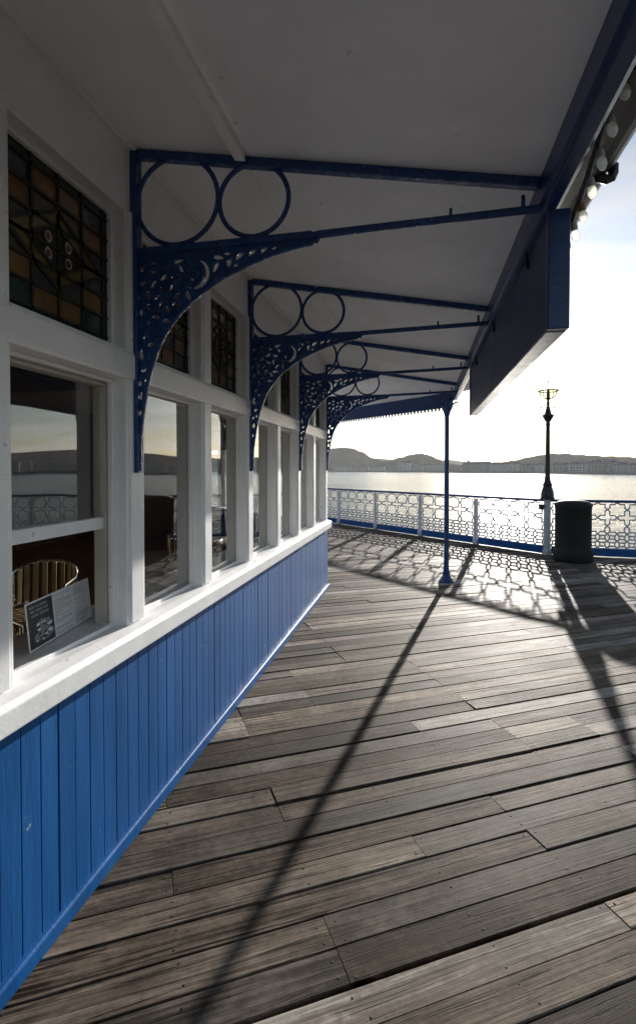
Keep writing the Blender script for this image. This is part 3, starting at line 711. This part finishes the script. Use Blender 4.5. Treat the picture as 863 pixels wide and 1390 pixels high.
gs = MB(); gs.tube([(1.88, 2.19, 2.735), (1.90, 2.19, 2.715), (1.925, 2.19, 2.705), (1.943, 2.19, 2.712), (1.95, 2.19, 2.73), (1.95, 2.19, 2.76)], .018, 8)
gs.build('gutter_outlet', M['gutter'], pav)
# fretted valance along the far side
vb = MB(MB_T)
vb.box(1.672, -.62, 2.48, 1.690, LB, 2.571)
y = -.6
while y < LB - .05:
    vb.add([(1.674, y + .010, 2.482), (1.674, y + .050, 2.482), (1.674, y + .042, 2.452), (1.674, y + .030, 2.438), (1.674, y + .018, 2.452), (1.688, y + .010, 2.482), (1.688, y + .050, 2.482), (1.688, y + .042, 2.452), (1.688, y + .030, 2.438), (1.688, y + .018, 2.452)],
           [(0, 1, 2, 3, 4), (9, 8, 7, 6, 5), (0, 1, 6, 5), (1, 2, 7, 6), (2, 3, 8, 7), (3, 4, 9, 8), (4, 0, 5, 9)])
    y += .072
vb.build('fretted_valance', M['fascia'], pav, bevel=.001)

# --- cast iron brackets
def ell(cx, cz, a, b, rot, n=12):
    c, s = math.cos(R(rot)), math.sin(R(rot))
    return [(cx + a * math.cos(2 * math.pi * k / n) * c - b * math.sin(2 * math.pi * k / n) * s, cz + a * math.cos(2 * math.pi * k / n) * s + b * math.sin(2 * math.pi * k / n) * c) for k in range(n)]
def tear(cx, cz, Lh, wd, rot, n=7):
    wd *= 1.4; Lh *= 1.08
    pts = []
    for k in range(n): u = k / (n - 1); pts.append((Lh * (u - .5), wd * math.sin(math.pi * u) ** .8 * (1 - .55 * u)))
    for k in range(n - 2, 0, -1): u = k / (n - 1); pts.append((Lh * (u - .5), -.45 * wd * math.sin(math.pi * u) * (1 - .5 * u)))
    c, s = math.cos(R(rot)), math.sin(R(rot))
    return [(cx + x * c - z * s, cz + x * s + z * c) for x, z in pts]
def crescent(cx, cz, r0, r1, a0, a1, n=12):
    out, inn = [], []
    for k in range(n + 1):
        u = k / n; a = R(a0 + (a1 - a0) * u); th = math.sin(math.pi * u) ** .7
        out.append((cx + r1 * math.cos(a), cz + r1 * math.sin(a))); inn.append((cx + (r1 - (r1 - r0) * th) * math.cos(a), cz + (r1 - (r1 - r0) * th) * math.sin(a)))
    return out + inn[-2:0:-1]
ARCH = [(.030, 1.59), (.030, 1.72), (.046, 1.848), (.079, 2.009), (.139, 2.160), (.218, 2.264), (.303, 2.337), (.403, 2.398), (.501, 2.442), (.63, 2.487), (.724, 2.508), (.805, 2.519)]
def cr_spline(P, m=5):
    out = []
    for i in range(len(P) - 1):
        p0, p1, p2, p3 = P[max(i - 1, 0)], P[i], P[i + 1], P[min(i + 2, len(P) - 1)]
        for k in range(m):
            t = k / m
            out.append(tuple(.5 * (2 * p1[j] + (p2[j] - p0[j]) * t + (2 * p0[j] - 5 * p1[j] + 4 * p2[j] - p3[j]) * t * t + (3 * p1[j] - p0[j] - 3 * p2[j] + p3[j]) * t ** 3) for j in (0, 1)))
    return out + [P[-1]]
ARC = cr_spline(ARCH)
def arch_x_at(z):
    for (xa, za), (xb, zb) in zip(ARC, ARC[1:]):
        if za <= z <= zb and zb > za: return xa + (xb - xa) * (z - za) / (zb - za)
    return ARC[-1][0]
outer = [(0.0, 1.59)] + ARC + [(.80, 2.54), (0.0, 2.54)]
def inside(p, poly):
    r = False; n = len(poly)
    for i in range(n):
        a, b = poly[i], poly[(i + 1) % n]
        if (a[1] > p[1]) != (b[1] > p[1]) and p[0] < (b[0] - a[0]) * (p[1] - a[1]) / (b[1] - a[1]) + a[0]: r = not r
    return r
def dist_poly(p, poly):
    m = 9; n = len(poly)
    for i in range(n):
        a, b = Vector(poly[i]), Vector(poly[(i + 1) % n]); ab = b - a; t = max(0, min(1, (Vector(p) - a).dot(ab) / max(ab.length_squared, 1e-12)))
        m = min(m, (a + ab * t - Vector(p)).length)
    return m
cand = []
RC = (.165, 2.335)
cand.append(crescent(.290, 2.432, .044, .064, -130, 75))
for k in range(7):                                   # rosette of leaf shaped openings
    a = k * 360 / 7 + 12
    cand.append(tear(RC[0] + .048 * math.cos(R(a)), RC[1] + .048 * math.sin(R(a)), .040, .013, a + 35))
for k in range(11):
    a = k * 360 / 11 + 5
    cand.append(tear(RC[0] + .096 * math.cos(R(a)), RC[1] + .096 * math.sin(R(a)), .042, .013, a + 100 + 20 * (k % 2)))
for k in range(13):
    a = k * 360 / 13 + 9
    cand.append(tear(RC[0] + .140 * math.cos(R(a)), RC[1] + .140 * math.sin(R(a)), .034, .010, a + 60))
for (x, z, l, w_, ro) in [(.385, 2.455, .05, .013, 60), (.395, 2.492, .045, .013, -10), (.445, 2.470, .036, .015, 80), (.435, 2.505, .03, .009, 0), (.49, 2.492, .048, .012, 40), (.475, 2.455, .03, .007, 25), (.545, 2.502, .04, .011, 35), (.595, 2.508, .04, .010, 35), (.355, 2.408, .034, .007, 30), (.64, 2.514, .03, .007, 20),
                          (.055, 2.17, .03, .010, 80), (.085, 2.14, .035, .011, 20), (.04, 2.10, .06, .011, 92), (.085, 2.07, .035, .011, 120), (.05, 2.03, .03, .010, 30), (.035, 1.975, .03, .008, 85), (.058, 1.985, .026, .007, 100), (.036, 1.92, .045, .008, 88), (.034, 1.85, .03, .0065, 75), (.022, 1.80, .03, .005, 90), (.05, 2.47, .04, .012, 40), (.10, 2.49, .035, .010, 10), (.05, 2.40, .03, .009, 100), (.215, 2.49, .05, .012, 20), (.25, 2.36, .03, .009, 50)]:
    cand.append(tear(x, z, l, w_, ro))
holes = []
for h in cand:
    ok = all(inside(p, outer) and dist_poly(p, outer) > .006 for p in h)
    if ok:
        for q in holes:
            if any(dist_poly(p, q) < .0035 or inside(p, q) for p in h) or any(inside(p, h) for p in q): ok = False; break
    if ok: holes.append(h)
def plate_mesh(name, outer, holes, th):
    cu = bpy.data.curves.new(name, 'CURVE'); cu.dimensions = '2D'; cu.fill_mode = 'BOTH'; cu.extrude = th / 2; cu.bevel_depth = .0018; cu.bevel_resolution = 1; cu.offset = -.0018
    for poly in [outer] + holes:
        sp = cu.splines.new('POLY'); sp.points.add(len(poly) - 1); sp.use_cyclic_u = True
        for i, p in enumerate(poly): sp.points[i].co = (p[0], p[1], 0, 1)
    o = bpy.data.objects.new('tmp', cu); COL.objects.link(o)
    dg = bpy.context.evaluated_depsgraph_get(); me = bpy.data.meshes.new_from_object(o.evaluated_get(dg))
    me.transform(Matrix.Rotation(R(90), 4, 'X'))
    bpy.data.objects.remove(o); bpy.data.curves.remove(cu); me.name = name
    return me
pm = plate_mesh('scroll_panel', outer, holes, .012); pm.materials.clear(); pm.materials.append(M['iron'])
def make_bracket():
    root = empty('canopy_bracket')
    a = MB(); a.box(-.006, -.024, 1.585, .028, .024, 2.985); a.build('wall_plate', M['iron'], root, bevel=.004)
    a = MB()
    a.bar((.028, 0, ceil_z(.03) - .020), (1.668, 0, ceil_z(1.668) - .020), .040, .038); a.build('top_bar', M['iron'], root, bevel=.006)
    a = MB(); a.bar((.028, 0, 2.545), (.80, 0, 2.553), .034, .030); a.tube([(.79, 0, 2.553), (.83, 0, 2.556), (1.2, 0, 2.567), (1.675, 0, 2.580)], [.014, .0165, .0155, .0155], 10)
    a.tube([(.78, 0, 2.53), (.815, 0, 2.532), (.825, 0, 2.548)], [.006, .013, .010], 8)
    a.tube([(1.345, 0, 2.57), (1.345, 0, 2.612)], .007, 6); a.tube([(1.61, 0, 2.575), (1.61, 0, 2.635)], .008, 6)
    a.build('stay_bar', M['iron'], root, bevel=.004)
    p = bpy.data.objects.new('scroll_panel', pm); COL.objects.link(p); p.parent = root
    a = MB()                                           # raised edge along the arch and scroll relief
    a.tube([(x - .004, 0, z + .003) for x, z in ARC], .0095, 6)
    for rr in (.026, .072, .118):
        pts = [(RC[0] + rr * math.cos(R(t)), s_ * .007, RC[1] + rr * math.sin(R(t))) for s_ in (1,) for t in range(0, 360, 18)]
        pts = [q for q in pts if inside((q[0], q[2]), outer) and dist_poly((q[0], q[2]), outer) > .006]
        if len(pts) > 4:
            a.tube(pts, .0045, 5); a.tube([(x, -y, z) for x, y, z in pts], .0045, 5)
    for s_ in (-1, 1):
        a.lathe([(0, -.012), (.012, -.010), (.016, 0)], (0, 0, 0), 10) if False else None
        a.tube([(.290 + .038 * math.cos(R(t)), s_ * .007, 2.432 + .038 * math.sin(R(t))) for t in range(-140, 190, 22)], .006, 6)
        a.tube([(.290, s_ * .004, 2.432), (.290, s_ * .014, 2.432)], [.022, .014], 10)
    a.build('scroll_relief', M['iron'], root, smooth=True)
    for (cx_, cz_, rr) in ((.205, 2.752, .186), (.548, 2.722, .150)):
        a = MB(); a.tube([(cx_ + rr * math.cos(R(t)), 0, cz_ + rr * math.sin(R(t))) for t in range(0, 360, 7)], .0105, 8, True); a.build('ring', M['iron'], root, smooth=True)
    return root
b0 = make_bracket()
for i in range(4):
    b = b0 if i == 0 else copy_tree(b0)
    b.parent = pav; b.location = Vector((0, 2.105 + 2 * i * PITCH, 0)) - pav.location
for i in (-1,):
    b = copy_tree(b0); b.parent = pav; b.location = Vector((0, 2.105 + 2 * i * PITCH, 0)) - pav.location
# corner post
PX, PY = 1.59, 7.60
po = MB(); po.lathe([(.036, .17), (.034, .30), (.031, 2.30), (.036, 2.31), (.030, 2.33), (.036, 2.36), (.052, 2.42), (.075, 2.46), (.085, 2.50), (.085, 2.57)], (PX, PY, 0), 18)
pp_ = po.build('canopy_post', M['iron'], pav, smooth=True)
po = MB(); po.lathe([(.105, .002), (.105, .018), (.092, .03), (.085, .05), (.060, .08), (.046, .11), (.050, .12), (.050, .145), (.040, .155), (.040, .175)], (PX, PY, 0), 20); po.build('post_base', M['iron'], pp_, smooth=True)
for ang in (90, 180 + 45, -20):
    po = MB(); d = Vector((math.cos(R(ang)), math.sin(R(ang)), 0)); P0 = Vector((PX, PY, 0))
    pts = [P0 + d * (.03 + .20 * (1 - math.cos(R(t)))) + Vector((0, 0, 2.36 + .20 * math.sin(R(t)))) for t in range(0, 91, 15)]
    if ang == -20: pts = [P0 + d * (.03 + .13 * (1 - math.cos(R(t)))) + Vector((0, 0, 2.40 + .14 * math.sin(R(t)))) for t in range(0, 91, 15)]
    po.tube(pts, .012, 7); po.build('post_spandrel', M['iron'], pp_, smooth=True)

# signboard hung from the eaves, seen from behind
sg = empty('hanging_signboard', (1.735, 3.7, 2.35)); tag(sg, 'long dark blue signboard hanging below the eaves, seen from behind', 'sign')
q = MB(); q.box(1.706, 2.135, 2.135, 1.765, 5.30, 2.566); q.build('board', M['signblue'], sg, bevel=.004)
q = MB(); q.box(1.698, 2.095, 2.125, 1.775, 2.134, 2.570); q.box(1.698, 5.301, 2.125, 1.775, 5.335, 2.570); q.box(1.700, 2.1345, 2.122, 1.772, 5.3005, 2.134)
q.build('frame', M['fascia'], sg, bevel=.004)
for yy in (2.5, 3.6, 4.7): q = MB(); q.tube([(1.70, yy, 2.50), (1.69, yy, 2.60)], .008, 6); q.build('hanger', M['gutter'], sg)

# festoon of clear bulbs
fs_ = empty('festoon_lights', (1.85, 1.9, 2.6)); tag(fs_, 'string of clear glass bulbs hanging along the outer eaves', 'string lights')
bpos = [(1.28, 2.735), (1.42, 2.728), (1.56, 2.715), (1.69, 2.70), (1.79, 2.655), (1.885, 2.605), (1.98, 2.56), (2.085, 2.525), (2.18, 2.498), (2.275, 2.468), (2.42, 2.45), (2.60, 2.44)]
q = MB(); q.tube([(1.81, .2, 2.80), (1.806, .7, 2.78), (1.803, 1.15, 2.77)] + [(1.803, y, z + .056) for y, z in bpos] + [(1.82, 3.2, 2.52), (1.80, 4.2, 2.60), (1.80, 5.3, 2.62)], .006, 6)
q.tube([(1.80, .2, 2.815), (1.80, 1.15, 2.78)] + [(1.796, y, z + .064) for y, z in bpos], .005, 6)
q.build('cable', M['cable'], fs_)
for k, (y, z) in enumerate(bpos):
    q = MB(); tl = Vector((.22, .12, -1)).normalized(); P = Vector((1.815, y, z)) - tl * .05
    ax = [P + tl * t for t in (0, .008, .022, .03)]
    q.tube(ax, [.010, .013, .013, .011], 10)
    bo = q.build('lamp_holder', M['rust'] if k in (3, 7) else M['holder'], fs_)
    q = MB(); q.tube([P + tl * t for t in (.028, .034, .045, .056, .066, .072)], [.009, .013, .016, .0155, .010, .002], 12)
    q.build('bulb', M['bulbglass'], bo, smooth=True)

# ------------------------------------------------------------------ railings
RH = 1.03
def lattice(n, cell):
    """white cast lattice panel, local u along the rail, z up, n crosses wide"""
    m = MB(); w_ = cell / 2; r = .0155; z0 = .165
    zr = [0, .130, .260]
    def path(pts, closed=False): m.tube([(u, 0, z0 + z) for u, z in pts], r, 5, closed)
    a = .034
    K = 2 * n
    for k in range(K):
        u0, u1 = k * w_, (k + 1) * w_
        for j, z in enumerate(zr):
            lo = [(u0, z), (u0 + .03, z - a), (u1 - .03, z - a), (u1, z)]; hi = [(u0, z), (u0 + .03, z + a), (u1 - .03, z + a), (u1, z)]
            if j > 0: path(lo)
            path(hi)
    for k in range(K + 1):
        u = k * w_
        for j in range(2):
            z, zt = zr[j], zr[j + 1]
            b = .036
            for s_ in (-1, 1):
                if (k == 0 and s_ < 0) or (k == K and s_ > 0): continue
                path([(u, z), (u + s_ * b, z + .032), (u + s_ * b, zt - .032), (u, zt)])
    zc, zt, zb = .555, .825, .400
    b = .040; h = .5 * (.70 - .40)
    for k in range(n + 1):
        u = k * cell
        # crosses sit on the cell edges; halves at the panel ends
        for sx_ in (-1, 1):
            if (k == 0 and sx_ < 0) or (k == n and sx_ > 0): continue
            for sz_ in (-1, 1):
                path([(u + sx_ * w_, zc), (u + sx_ * (w_ - .04), zc + sz_ * b), (u + sx_ * b, zc + sz_ * b), (u + sx_ * b, zc + sz_ * (h - .035)), (u, zc + sz_ * h)])
            path([(u, zr[2]), (u + sx_ * b, zr[2] + .038), (u + sx_ * b, .362), (u, zb)])
            path([(u, .70), (u + sx_ * b, .738), (u + sx_ * b, .795), (u + sx_ * (w_ - .045), .795), (u + sx_ * w_, .832)])
    # thin frame
    Lw = n * cell
    m.bar((0, 0, z0 - .006), (Lw, 0, z0 - .006), .014, .018); m.bar((0, 0, z0 + .842), (Lw, 0, z0 + .842), .014, .018)
    m.bar((-.004, 0, z0), (-.004, 0, z0 + .84), .012, .012, up=(0, 1, 0)); m.bar((Lw + .004, 0, z0), (Lw + .004, 0, z0 + .84), .012, .012, up=(0, 1, 0))
    return m.build('lattice_panel', M['railwhite'])
def rail_run(name, origin, d, npan, n, cell, spacing, label, skip_first=True):
    ang = math.atan2(d.y, d.x)
    root = empty(name, origin, ang); tag(root, label, 'railing', 'pier edge railings')
    lp = lattice(n, cell); Lt = npan * spacing
    off = (spacing - n * cell) / 2
    for i in range(npan):
        p = lp if i == 0 else lp.copy()
        if i: COL.objects.link(p)
        p.parent = root; p.location = (i * spacing + off, 0, 0)
    pm_ = MB(); pm_.lathe([(.070, .0), (.070, .10), (.062, .12), (.046, .13), (.043, .16), (.042, RH - .05)], (0, 0, 0), 4)
    pm_.v = [Matrix.Rotation(R(45), 4, 'Z') @ v for v in pm_.v]
    p0 = pm_.build('post', M['railwhite'], None, bevel=.004); first = True
    for i in range(1 if skip_first else 0, npan + 1):
        p = p0 if first else p0.copy()
        if not first: COL.objects.link(p)
        first = False
        p.parent = root; p.location = (i * spacing, 0, 0)
    t = MB(); prof = [(-.040, RH - .038), (.040, RH - .038), (.046, RH - .02), (.040, RH), (.018, RH + .012), (-.018, RH + .012), (-.040, RH), (-.046, RH - .02)]
    t.v = []; n_ = len(prof)
    t.add([(-.02, y, z) for y, z in prof] + [(Lt + .02, y, z) for y, z in prof], [(i, (i + 1) % n_, n_ + (i + 1) % n_, n_ + i) for i in range(n_)] + [tuple(range(n_)), tuple(range(2 * n_ - 1, n_ - 1, -1))])
    o = t.build('top_rail', M['iron'], None, bevel=.003); o.parent = root
    k = MB()
    for i in range(npan): k.box(i * spacing + .072, -.020, .012, (i + 1) * spacing - .072, .020, .150)
    o = k.build('kick_board', M['blue'], None, bevel=.004); o.parent = root
    return root
rail_run('railing', RAILC, RA, 6, 4, .385, 1.654, 'white lattice railing with blue top rail running left of the lamp post')
rail_run('railing', RAILC, RB, 6, 5, .318, 1.70, 'white lattice railing with blue top rail running right of the lamp post behind the bin')

# ------------------------------------------------------------------ lamp post
lp = empty('lamp_post', RAILC); tag(lp, 'slender black lamp post with yellowed glass bowl on the railing corner', 'lamp post')
q = MB(); c = tuple(RAILC)
q.lathe([(.090, .002), (.090, .07), (.080, .10), (.066, .12), (.062, .98), (.07, 1.0), (.07, 1.03)], c, 8); q.build('white_pedestal', M['railwhite'], lp, bevel=.003)
q = MB(); q.lathe([(.13, 1.031), (.13, 1.07), (.115, 1.085), (.118, 1.13), (.105, 1.20), (.085, 1.26), (.075, 1.285), (.086, 1.30), (.086, 1.325), (.066, 1.345), (.055, 1.40), (.050, 1.42)], c, 16); q.build('bell_base', M['black'], lp, smooth=True)
q = MB(); q.lathe([(.050, 1.42), (.053, 1.43), (.053, 1.45), (.044, 1.46), (.036, 2.42), (.042, 2.43), (.042, 2.45), (.036, 2.46)], c, 16); q.build('shaft', M['black'], lp, smooth=True)
q = MB(); q.lathe([(.036, 2.46), (.040, 2.52), (.066, 2.58), (.085, 2.60), (.085, 2.62), (.06, 2.64), (.048, 2.70), (.030, 2.76), (.022, 2.78), (.028, 2.79), (.028, 2.86), (.020, 2.88), (.03, 2.91), (.045, 2.93), (.030, 2.945), (.024, 2.97)], c, 16)
for k in range(8):
    a = k * math.pi / 4; d = Vector((math.cos(a), math.sin(a), 0)); P = RAILC
    q.tube([P + d * .045 + Vector((0, 0, 2.50)), P + d * .075 + Vector((0, 0, 2.56)), P + d * .098 + Vector((0, 0, 2.605)), P + d * .09 + Vector((0, 0, 2.625))], [.006, .008, .009, .006], 6)
q.build('capital', M['black'], lp, smooth=True)
q = MB(); d = Vector((math.cos(R(12)), math.sin(R(12)), 0)); P = RAILC + Vector((0, 0, 2.76))
q.tube([P - d * .12, P + d * .12], .007, 6)
for s_ in (-1, 1): q.lathe([(0, -.016), (.014, -.008), (.014, .008), (0, .016)], tuple(P + d * (.125 * s_)), 8)
q.build('ladder_bar', M['black'], lp, smooth=True)
q = MB(); q.lathe([(.035, 2.915), (.10, 2.935), (.148, 2.975), (.162, 3.03), (.168, 3.06)], c, 24); q.build('glass_bowl', M['lampglass'], lp, smooth=True)
q = MB(); q.tube([RAILC + Vector((.171 * math.cos(R(t)), .171 * math.sin(R(t)), 3.065)) for t in range(0, 360, 12)], .013, 7, True)
for k in range(4):
    a = R(45 + 90 * k); q.tube([RAILC + Vector((rr * math.cos(a), rr * math.sin(a), z)) for rr, z in ((.035, 2.915), (.102, 2.932), (.151, 2.973), (.166, 3.03), (.171, 3.06))], .007, 6)
q.build('lantern_frame', M['lampbrass'], lp, smooth=True)
q = MB(); d = Vector((math.cos(R(8)), math.sin(R(8)), 0))
q.tube([RAILC + d * (.171 * math.cos(R(t))) + Vector((0, 0, 3.065 + .165 * math.sin(R(t)))) for t in range(0, 91, 9)], .006, 6)
q.lathe([(.0, 3.215), (.014, 3.222), (.016, 3.235), (.006, 3.245), (.004, 3.275), (0, 3.28)], c, 10)
q.lathe([(.028, 2.96), (.034, 2.99), (.026, 3.01), (.024, 3.07), (.016, 3.085), (.010, 3.11), (0, 3.115)], c, 12)
q.build('burner_finial', M['black'], lp, smooth=True)
q = MB(); P = RAILC + Vector((-.118, -.05, .90)); q.box(P.x - .04, P.y - .035, P.z - .05, P.x + .04, P.y + .035, P.z + .05); q.bar(P + Vector((.03, 0, 0)), P + Vector((.07, .01, 0)), .02, .03)
q.tube([P + Vector((0, 0, -.05)), P + Vector((.0, .0, -.25)), P + Vector((.03, .02, -.6)), P + Vector((.04, .03, -.89))], .008, 6)
q.build('junction_box', M['darkbox'], lp, bevel=.006)

# ------------------------------------------------------------------ litter bin
BC = Vector((3.84, 9.80, 0))
lb = empty('litter_bin', BC); tag(lb, 'round black litter bin with domed top in front of the railing', 'bin')
q = MB(); q.lathe([(.312, .004), (.322, .02), (.322, .16), (.308, .20), (.297, .215), (.291, .24), (.291, .92), (.297, .93), (.297, .955), (.28, .96)], tuple(BC), 40); q.build('body', M['binblack'], lb, smooth=True)
q = MB(); q.lathe([(.301, .958), (.305, .975), (.297, 1.00), (.252, 1.035), (.18, 1.058), (.08, 1.068), (0, 1.07)], tuple(BC), 40); q.build('domed_lid', M['binblack'], lb, smooth=True)
for z in (.30, .745): q = MB(); q.lathe([(.291, z - .014), (.2955, z - .012), (.2955, z + .012), (.291, z + .014)], tuple(BC), 40); q.build('band', M['binblack'], lb, smooth=True)
q = MB(); a0 = R(250)
for z0, z1 in ((.40, .70),): q.lathe([(.2925, z0), (.2945, z0 + .01), (.2945, z1 - .01), (.2925, z1)], tuple(BC), 16, 0, R(235), R(275))
q.build('door_panel', M['binblack'], lb, smooth=True)

# ------------------------------------------------------------------ menu card inside the first window
p0, p1 = Vector((-.152, 1.645, .932)), Vector((-.228, 2.118, .932))
d = (p1 - p0).normalized(); Wc = (p1 - p0).length; Hc = .178; up = Vector((-.10, -.015, 1)).normalized(); nn = d.cross(up).normalized()
if nn.x < 0: nn = -nn
mc = empty('menu_card', (p0 + p1) / 2); tag(mc, 'white printed menu card with dark food photo standing on the window sill', 'menu')
def cp(u, v, t=0): return p0 + d * u + up * v + nn * t
def crect(m, u0, v0, u1, v1, t, mi=0): m.add([cp(u0, v0, t), cp(u1, v0, t), cp(u1, v1, t), cp(u0, v1, t)], [(0, 1, 2, 3)], mi)
q = MB(); q.obox(cp(Wc / 2, Hc / 2, 0), d * Wc / 2, up * Hc / 2, nn * .0015); cardmb = q
q = MB(); cw_ = .175
crect(q, .006, .006, cw_, Hc - .006, .0022, 0)
r_ = random.Random(2)
for row in range(3):
    u = .018 + .004 * row
    for wd in ((.035, .016, .05) if row == 0 else (.03, .045, .03) if row == 1 else (.05, .06)):
        crect(q, u, Hc - .026 - row * .016, u + wd, Hc - .018 - row * .016, .003, 1); u += wd + .008
def blob(cu, cv, a, b, mi, t, k=16, jag=.18):
    q.add([cp(cu + a * math.cos(2 * math.pi * i / k) * (1 + r_.uniform(-jag, jag)), cv + b * math.sin(2 * math.pi * i / k) * (1 + r_.uniform(-jag, jag)), t) for i in range(k)], [tuple(range(k))], mi)
blob(.09, .075, .070, .026, 1, .0026); blob(.045, .078, .032, .022, 0, .003); blob(.10, .042, .065, .022, 1, .0030); 
for i in range(16): blob(r_.uniform(.05, .15), r_.uniform(.028, .055), r_.uniform(.006, .014), r_.uniform(.003, .007), r_.choice((0, 2, 2)), .0034 + i * .0001, 7, .35)
for i in range(10): blob(r_.uniform(.05, .15), r_.uniform(.065, .09), r_.uniform(.008, .018), r_.uniform(.003, .006), r_.choice((2, 2, 0)), .0034 + i * .0001, 7, .35)
q.build('food_photo', [M['printblack'], M['print'], M['card']], mc)
q = MB()
for (u0, u1, v0, v1, st) in ((cw_ + .012, cw_ + .145, .010, Hc - .012, .0062), (cw_ + .165, Wc - .015, .012, .066, .0062), (cw_ + .165, Wc - .05, .128, Hc - .010, .007)):
    v = v1; i = 0
    while v > v0:
        if r_.random() < .84:
            u = u0
            while u < u1 - .012:
                wd = min(r_.uniform(.008, .026), u1 - u); crect(q, u, v - .0022, u + wd, v, .0022)
                u += wd + .004
                if r_.random() < .10: break
        v -= st
for i in range(26): 
    cu, cv = cw_ + .175 + r_.uniform(0, .08), .098 + r_.uniform(-.014, .014)
    q.add([cp(cu + r_.uniform(-.009, .009), cv + r_.uniform(-.005, .005), .0024 + i * .00004) for _ in range(3)], [(0, 1, 2)])
for i in range(12):
    a0, a1 = R(60 + i * 12), R(68 + i * 12); q.add([cp(Wc - .012 + .035 * math.cos(a), .125 + .036 * math.sin(a) + .0, .0024) for a in (a0, a1)] + [cp(Wc - .012 + .032 * math.cos(a), .125 + .033 * math.sin(a), .0024) for a in (a1, a0)], [(0, 1, 2, 3)])
cardmb.add(q.v, q.f, 1); cardmb.build('card', [M['card'], M['print']], mc)

# ------------------------------------------------------------------ café furniture inside
def make_chair(slat):
    root = empty('cafe_chair')
    a = MB(); r = .011
    for s_ in (-1, 1):
        a.tube([(s_ * .24, .22, 0), (s_ * .24, .20, .25), (s_ * .25, .19, .62), (s_ * .25, .12, .665), (s_ * .25, -.12, .67), (s_ * .235, -.20, .69)], r, 8)
        a.tube([(s_ * .22, -.26, 0), (s_ * .22, -.20, .42), (s_ * .23, -.22, .69)], r, 8)
        a.tube([(s_ * .24, .20, .42), (s_ * .22, -.20, .42)], r * .9, 8)
    a.tube([(-.235, -.20, .69)] + [(.235 * math.sin(R(t)), -.20 - .13 * math.cos(R(t)), .69 + .085 * math.cos(R(t)) ** 1) for t in range(-80, 81, 16)] + [(.235, -.20, .69)], r, 8)
    a.tube([(-.24, .20, .42), (.24, .20, .42)], r, 8)
    a.tube([(-.22, -.20, .45)] + [(.22 * math.sin(R(t)), -.20 - .09 * math.cos(R(t)), .45) for t in range(-70, 71, 20)] + [(.22, -.20, .45)], r * .8, 8)
    a.build('frame', M['alu'], root, smooth=True)
    a = MB()
    for k in range(9):
        y = .19 - k * .047; a.box(-.235, y - .019, .428, .235, y + .019, .438)
    a.build('seat', slat, root, bevel=.003)
    a = MB()
    for k in range(8):
        t = -63 + k * 18; c = Vector((.222 * math.sin(R(t)), -.20 - .115 * math.cos(R(t)), .45)); c2 = c + Vector((0, -.02, .235 + .075 * math.cos(R(t))))
        a.bar(c, c2, .008, .036, up=(math.cos(R(t)), math.sin(R(t)), 0))
    a.build('backrest', slat, root, bevel=.002)
    return root
ch0 = make_chair(M['brass_slat'])
spots = [((-1.24, 2.40), -12, 'aluminium cafe chair with wooden slats right behind the menu card'), ((-1.55, 3.35), 200, 'aluminium slatted chair farther in behind the chair at the menu card'),
         ((-1.1, 5.0), 100, 'aluminium slatted chair seen through the second window'), ((-1.35, 5.75), -20, 'aluminium slatted chair beside the round table behind the third window')]
for i, ((x, y), rz, lb_) in enumerate(spots):
    c = ch0 if i == 0 else copy_tree(ch0)
    c.location = (x, y, .10); c.rotation_euler.z = R(rz); tag(c, lb_, 'chair', 'cafe chairs inside the pavilion')
def make_table():
    root = empty('cafe_table')
    a = MB(); a.lathe([(0, .715), (.33, .715), (.345, .722), (.345, .738), (.33, .745), (0, .745)], (0, 0, 0), 32); a.build('tabletop', M['brass_slat'], root, smooth=True)
    a = MB(); a.lathe([(.03, .02), (.03, .715)], (0, 0, 0), 12); a.build('column', M['alu'], root, smooth=True)
    for k in range(4):
        t = R(45 + 90 * k); a = MB(); a.tube([(0, 0, .06), (.2 * math.cos(t), .2 * math.sin(t), .04), (.29 * math.cos(t), .29 * math.sin(t), .012)], .014, 8); a.build('foot', M['alu'], root, smooth=True)
    return root
t0_ = make_table()
for i, ((x, y), lb_) in enumerate([((-.85, 5.25), 'round cafe table seen low through the third window'), ((-1.75, 2.55), 'round cafe table deep inside behind the first window')]):
    c = t0_ if i == 0 else copy_tree(t0_)
    c.location = (x, y, .10); tag(c, lb_, 'table', 'cafe tables inside the pavilion')

# ------------------------------------------------------------------ the air over the bay
HAZE = 1
if HAZE:
    hz = MB(); hz.box(-6600, -6600, SEA_Z - 1.5, 6600, 6600, 240)
    m = bpy.data.materials.new('sea_haze'); m.use_nodes = True; nt = m.node_tree; nt.nodes.remove(nt.nodes['Principled BSDF'])
    v = nt.nodes.new('ShaderNodeVolumePrincipled'); v.inputs['Color'].default_value = (.93, .94, .96, 1); v.inputs['Density'].default_value = 0.5e-4; v.inputs['Anisotropy'].default_value = .3
    nt.links.new(v.outputs[0], nt.nodes['Material Output'].inputs['Volume'])
    tag(hz.build('haze', m), 'thin pale sea haze over the bay', kind='stuff')
scene.cycles.max_bounces = 8; scene.cycles.transparent_max_bounces = 16
scene.cycles.sample_clamp_indirect = 6; scene.cycles.sample_clamp_direct = 3
scene.cycles.use_denoising = True
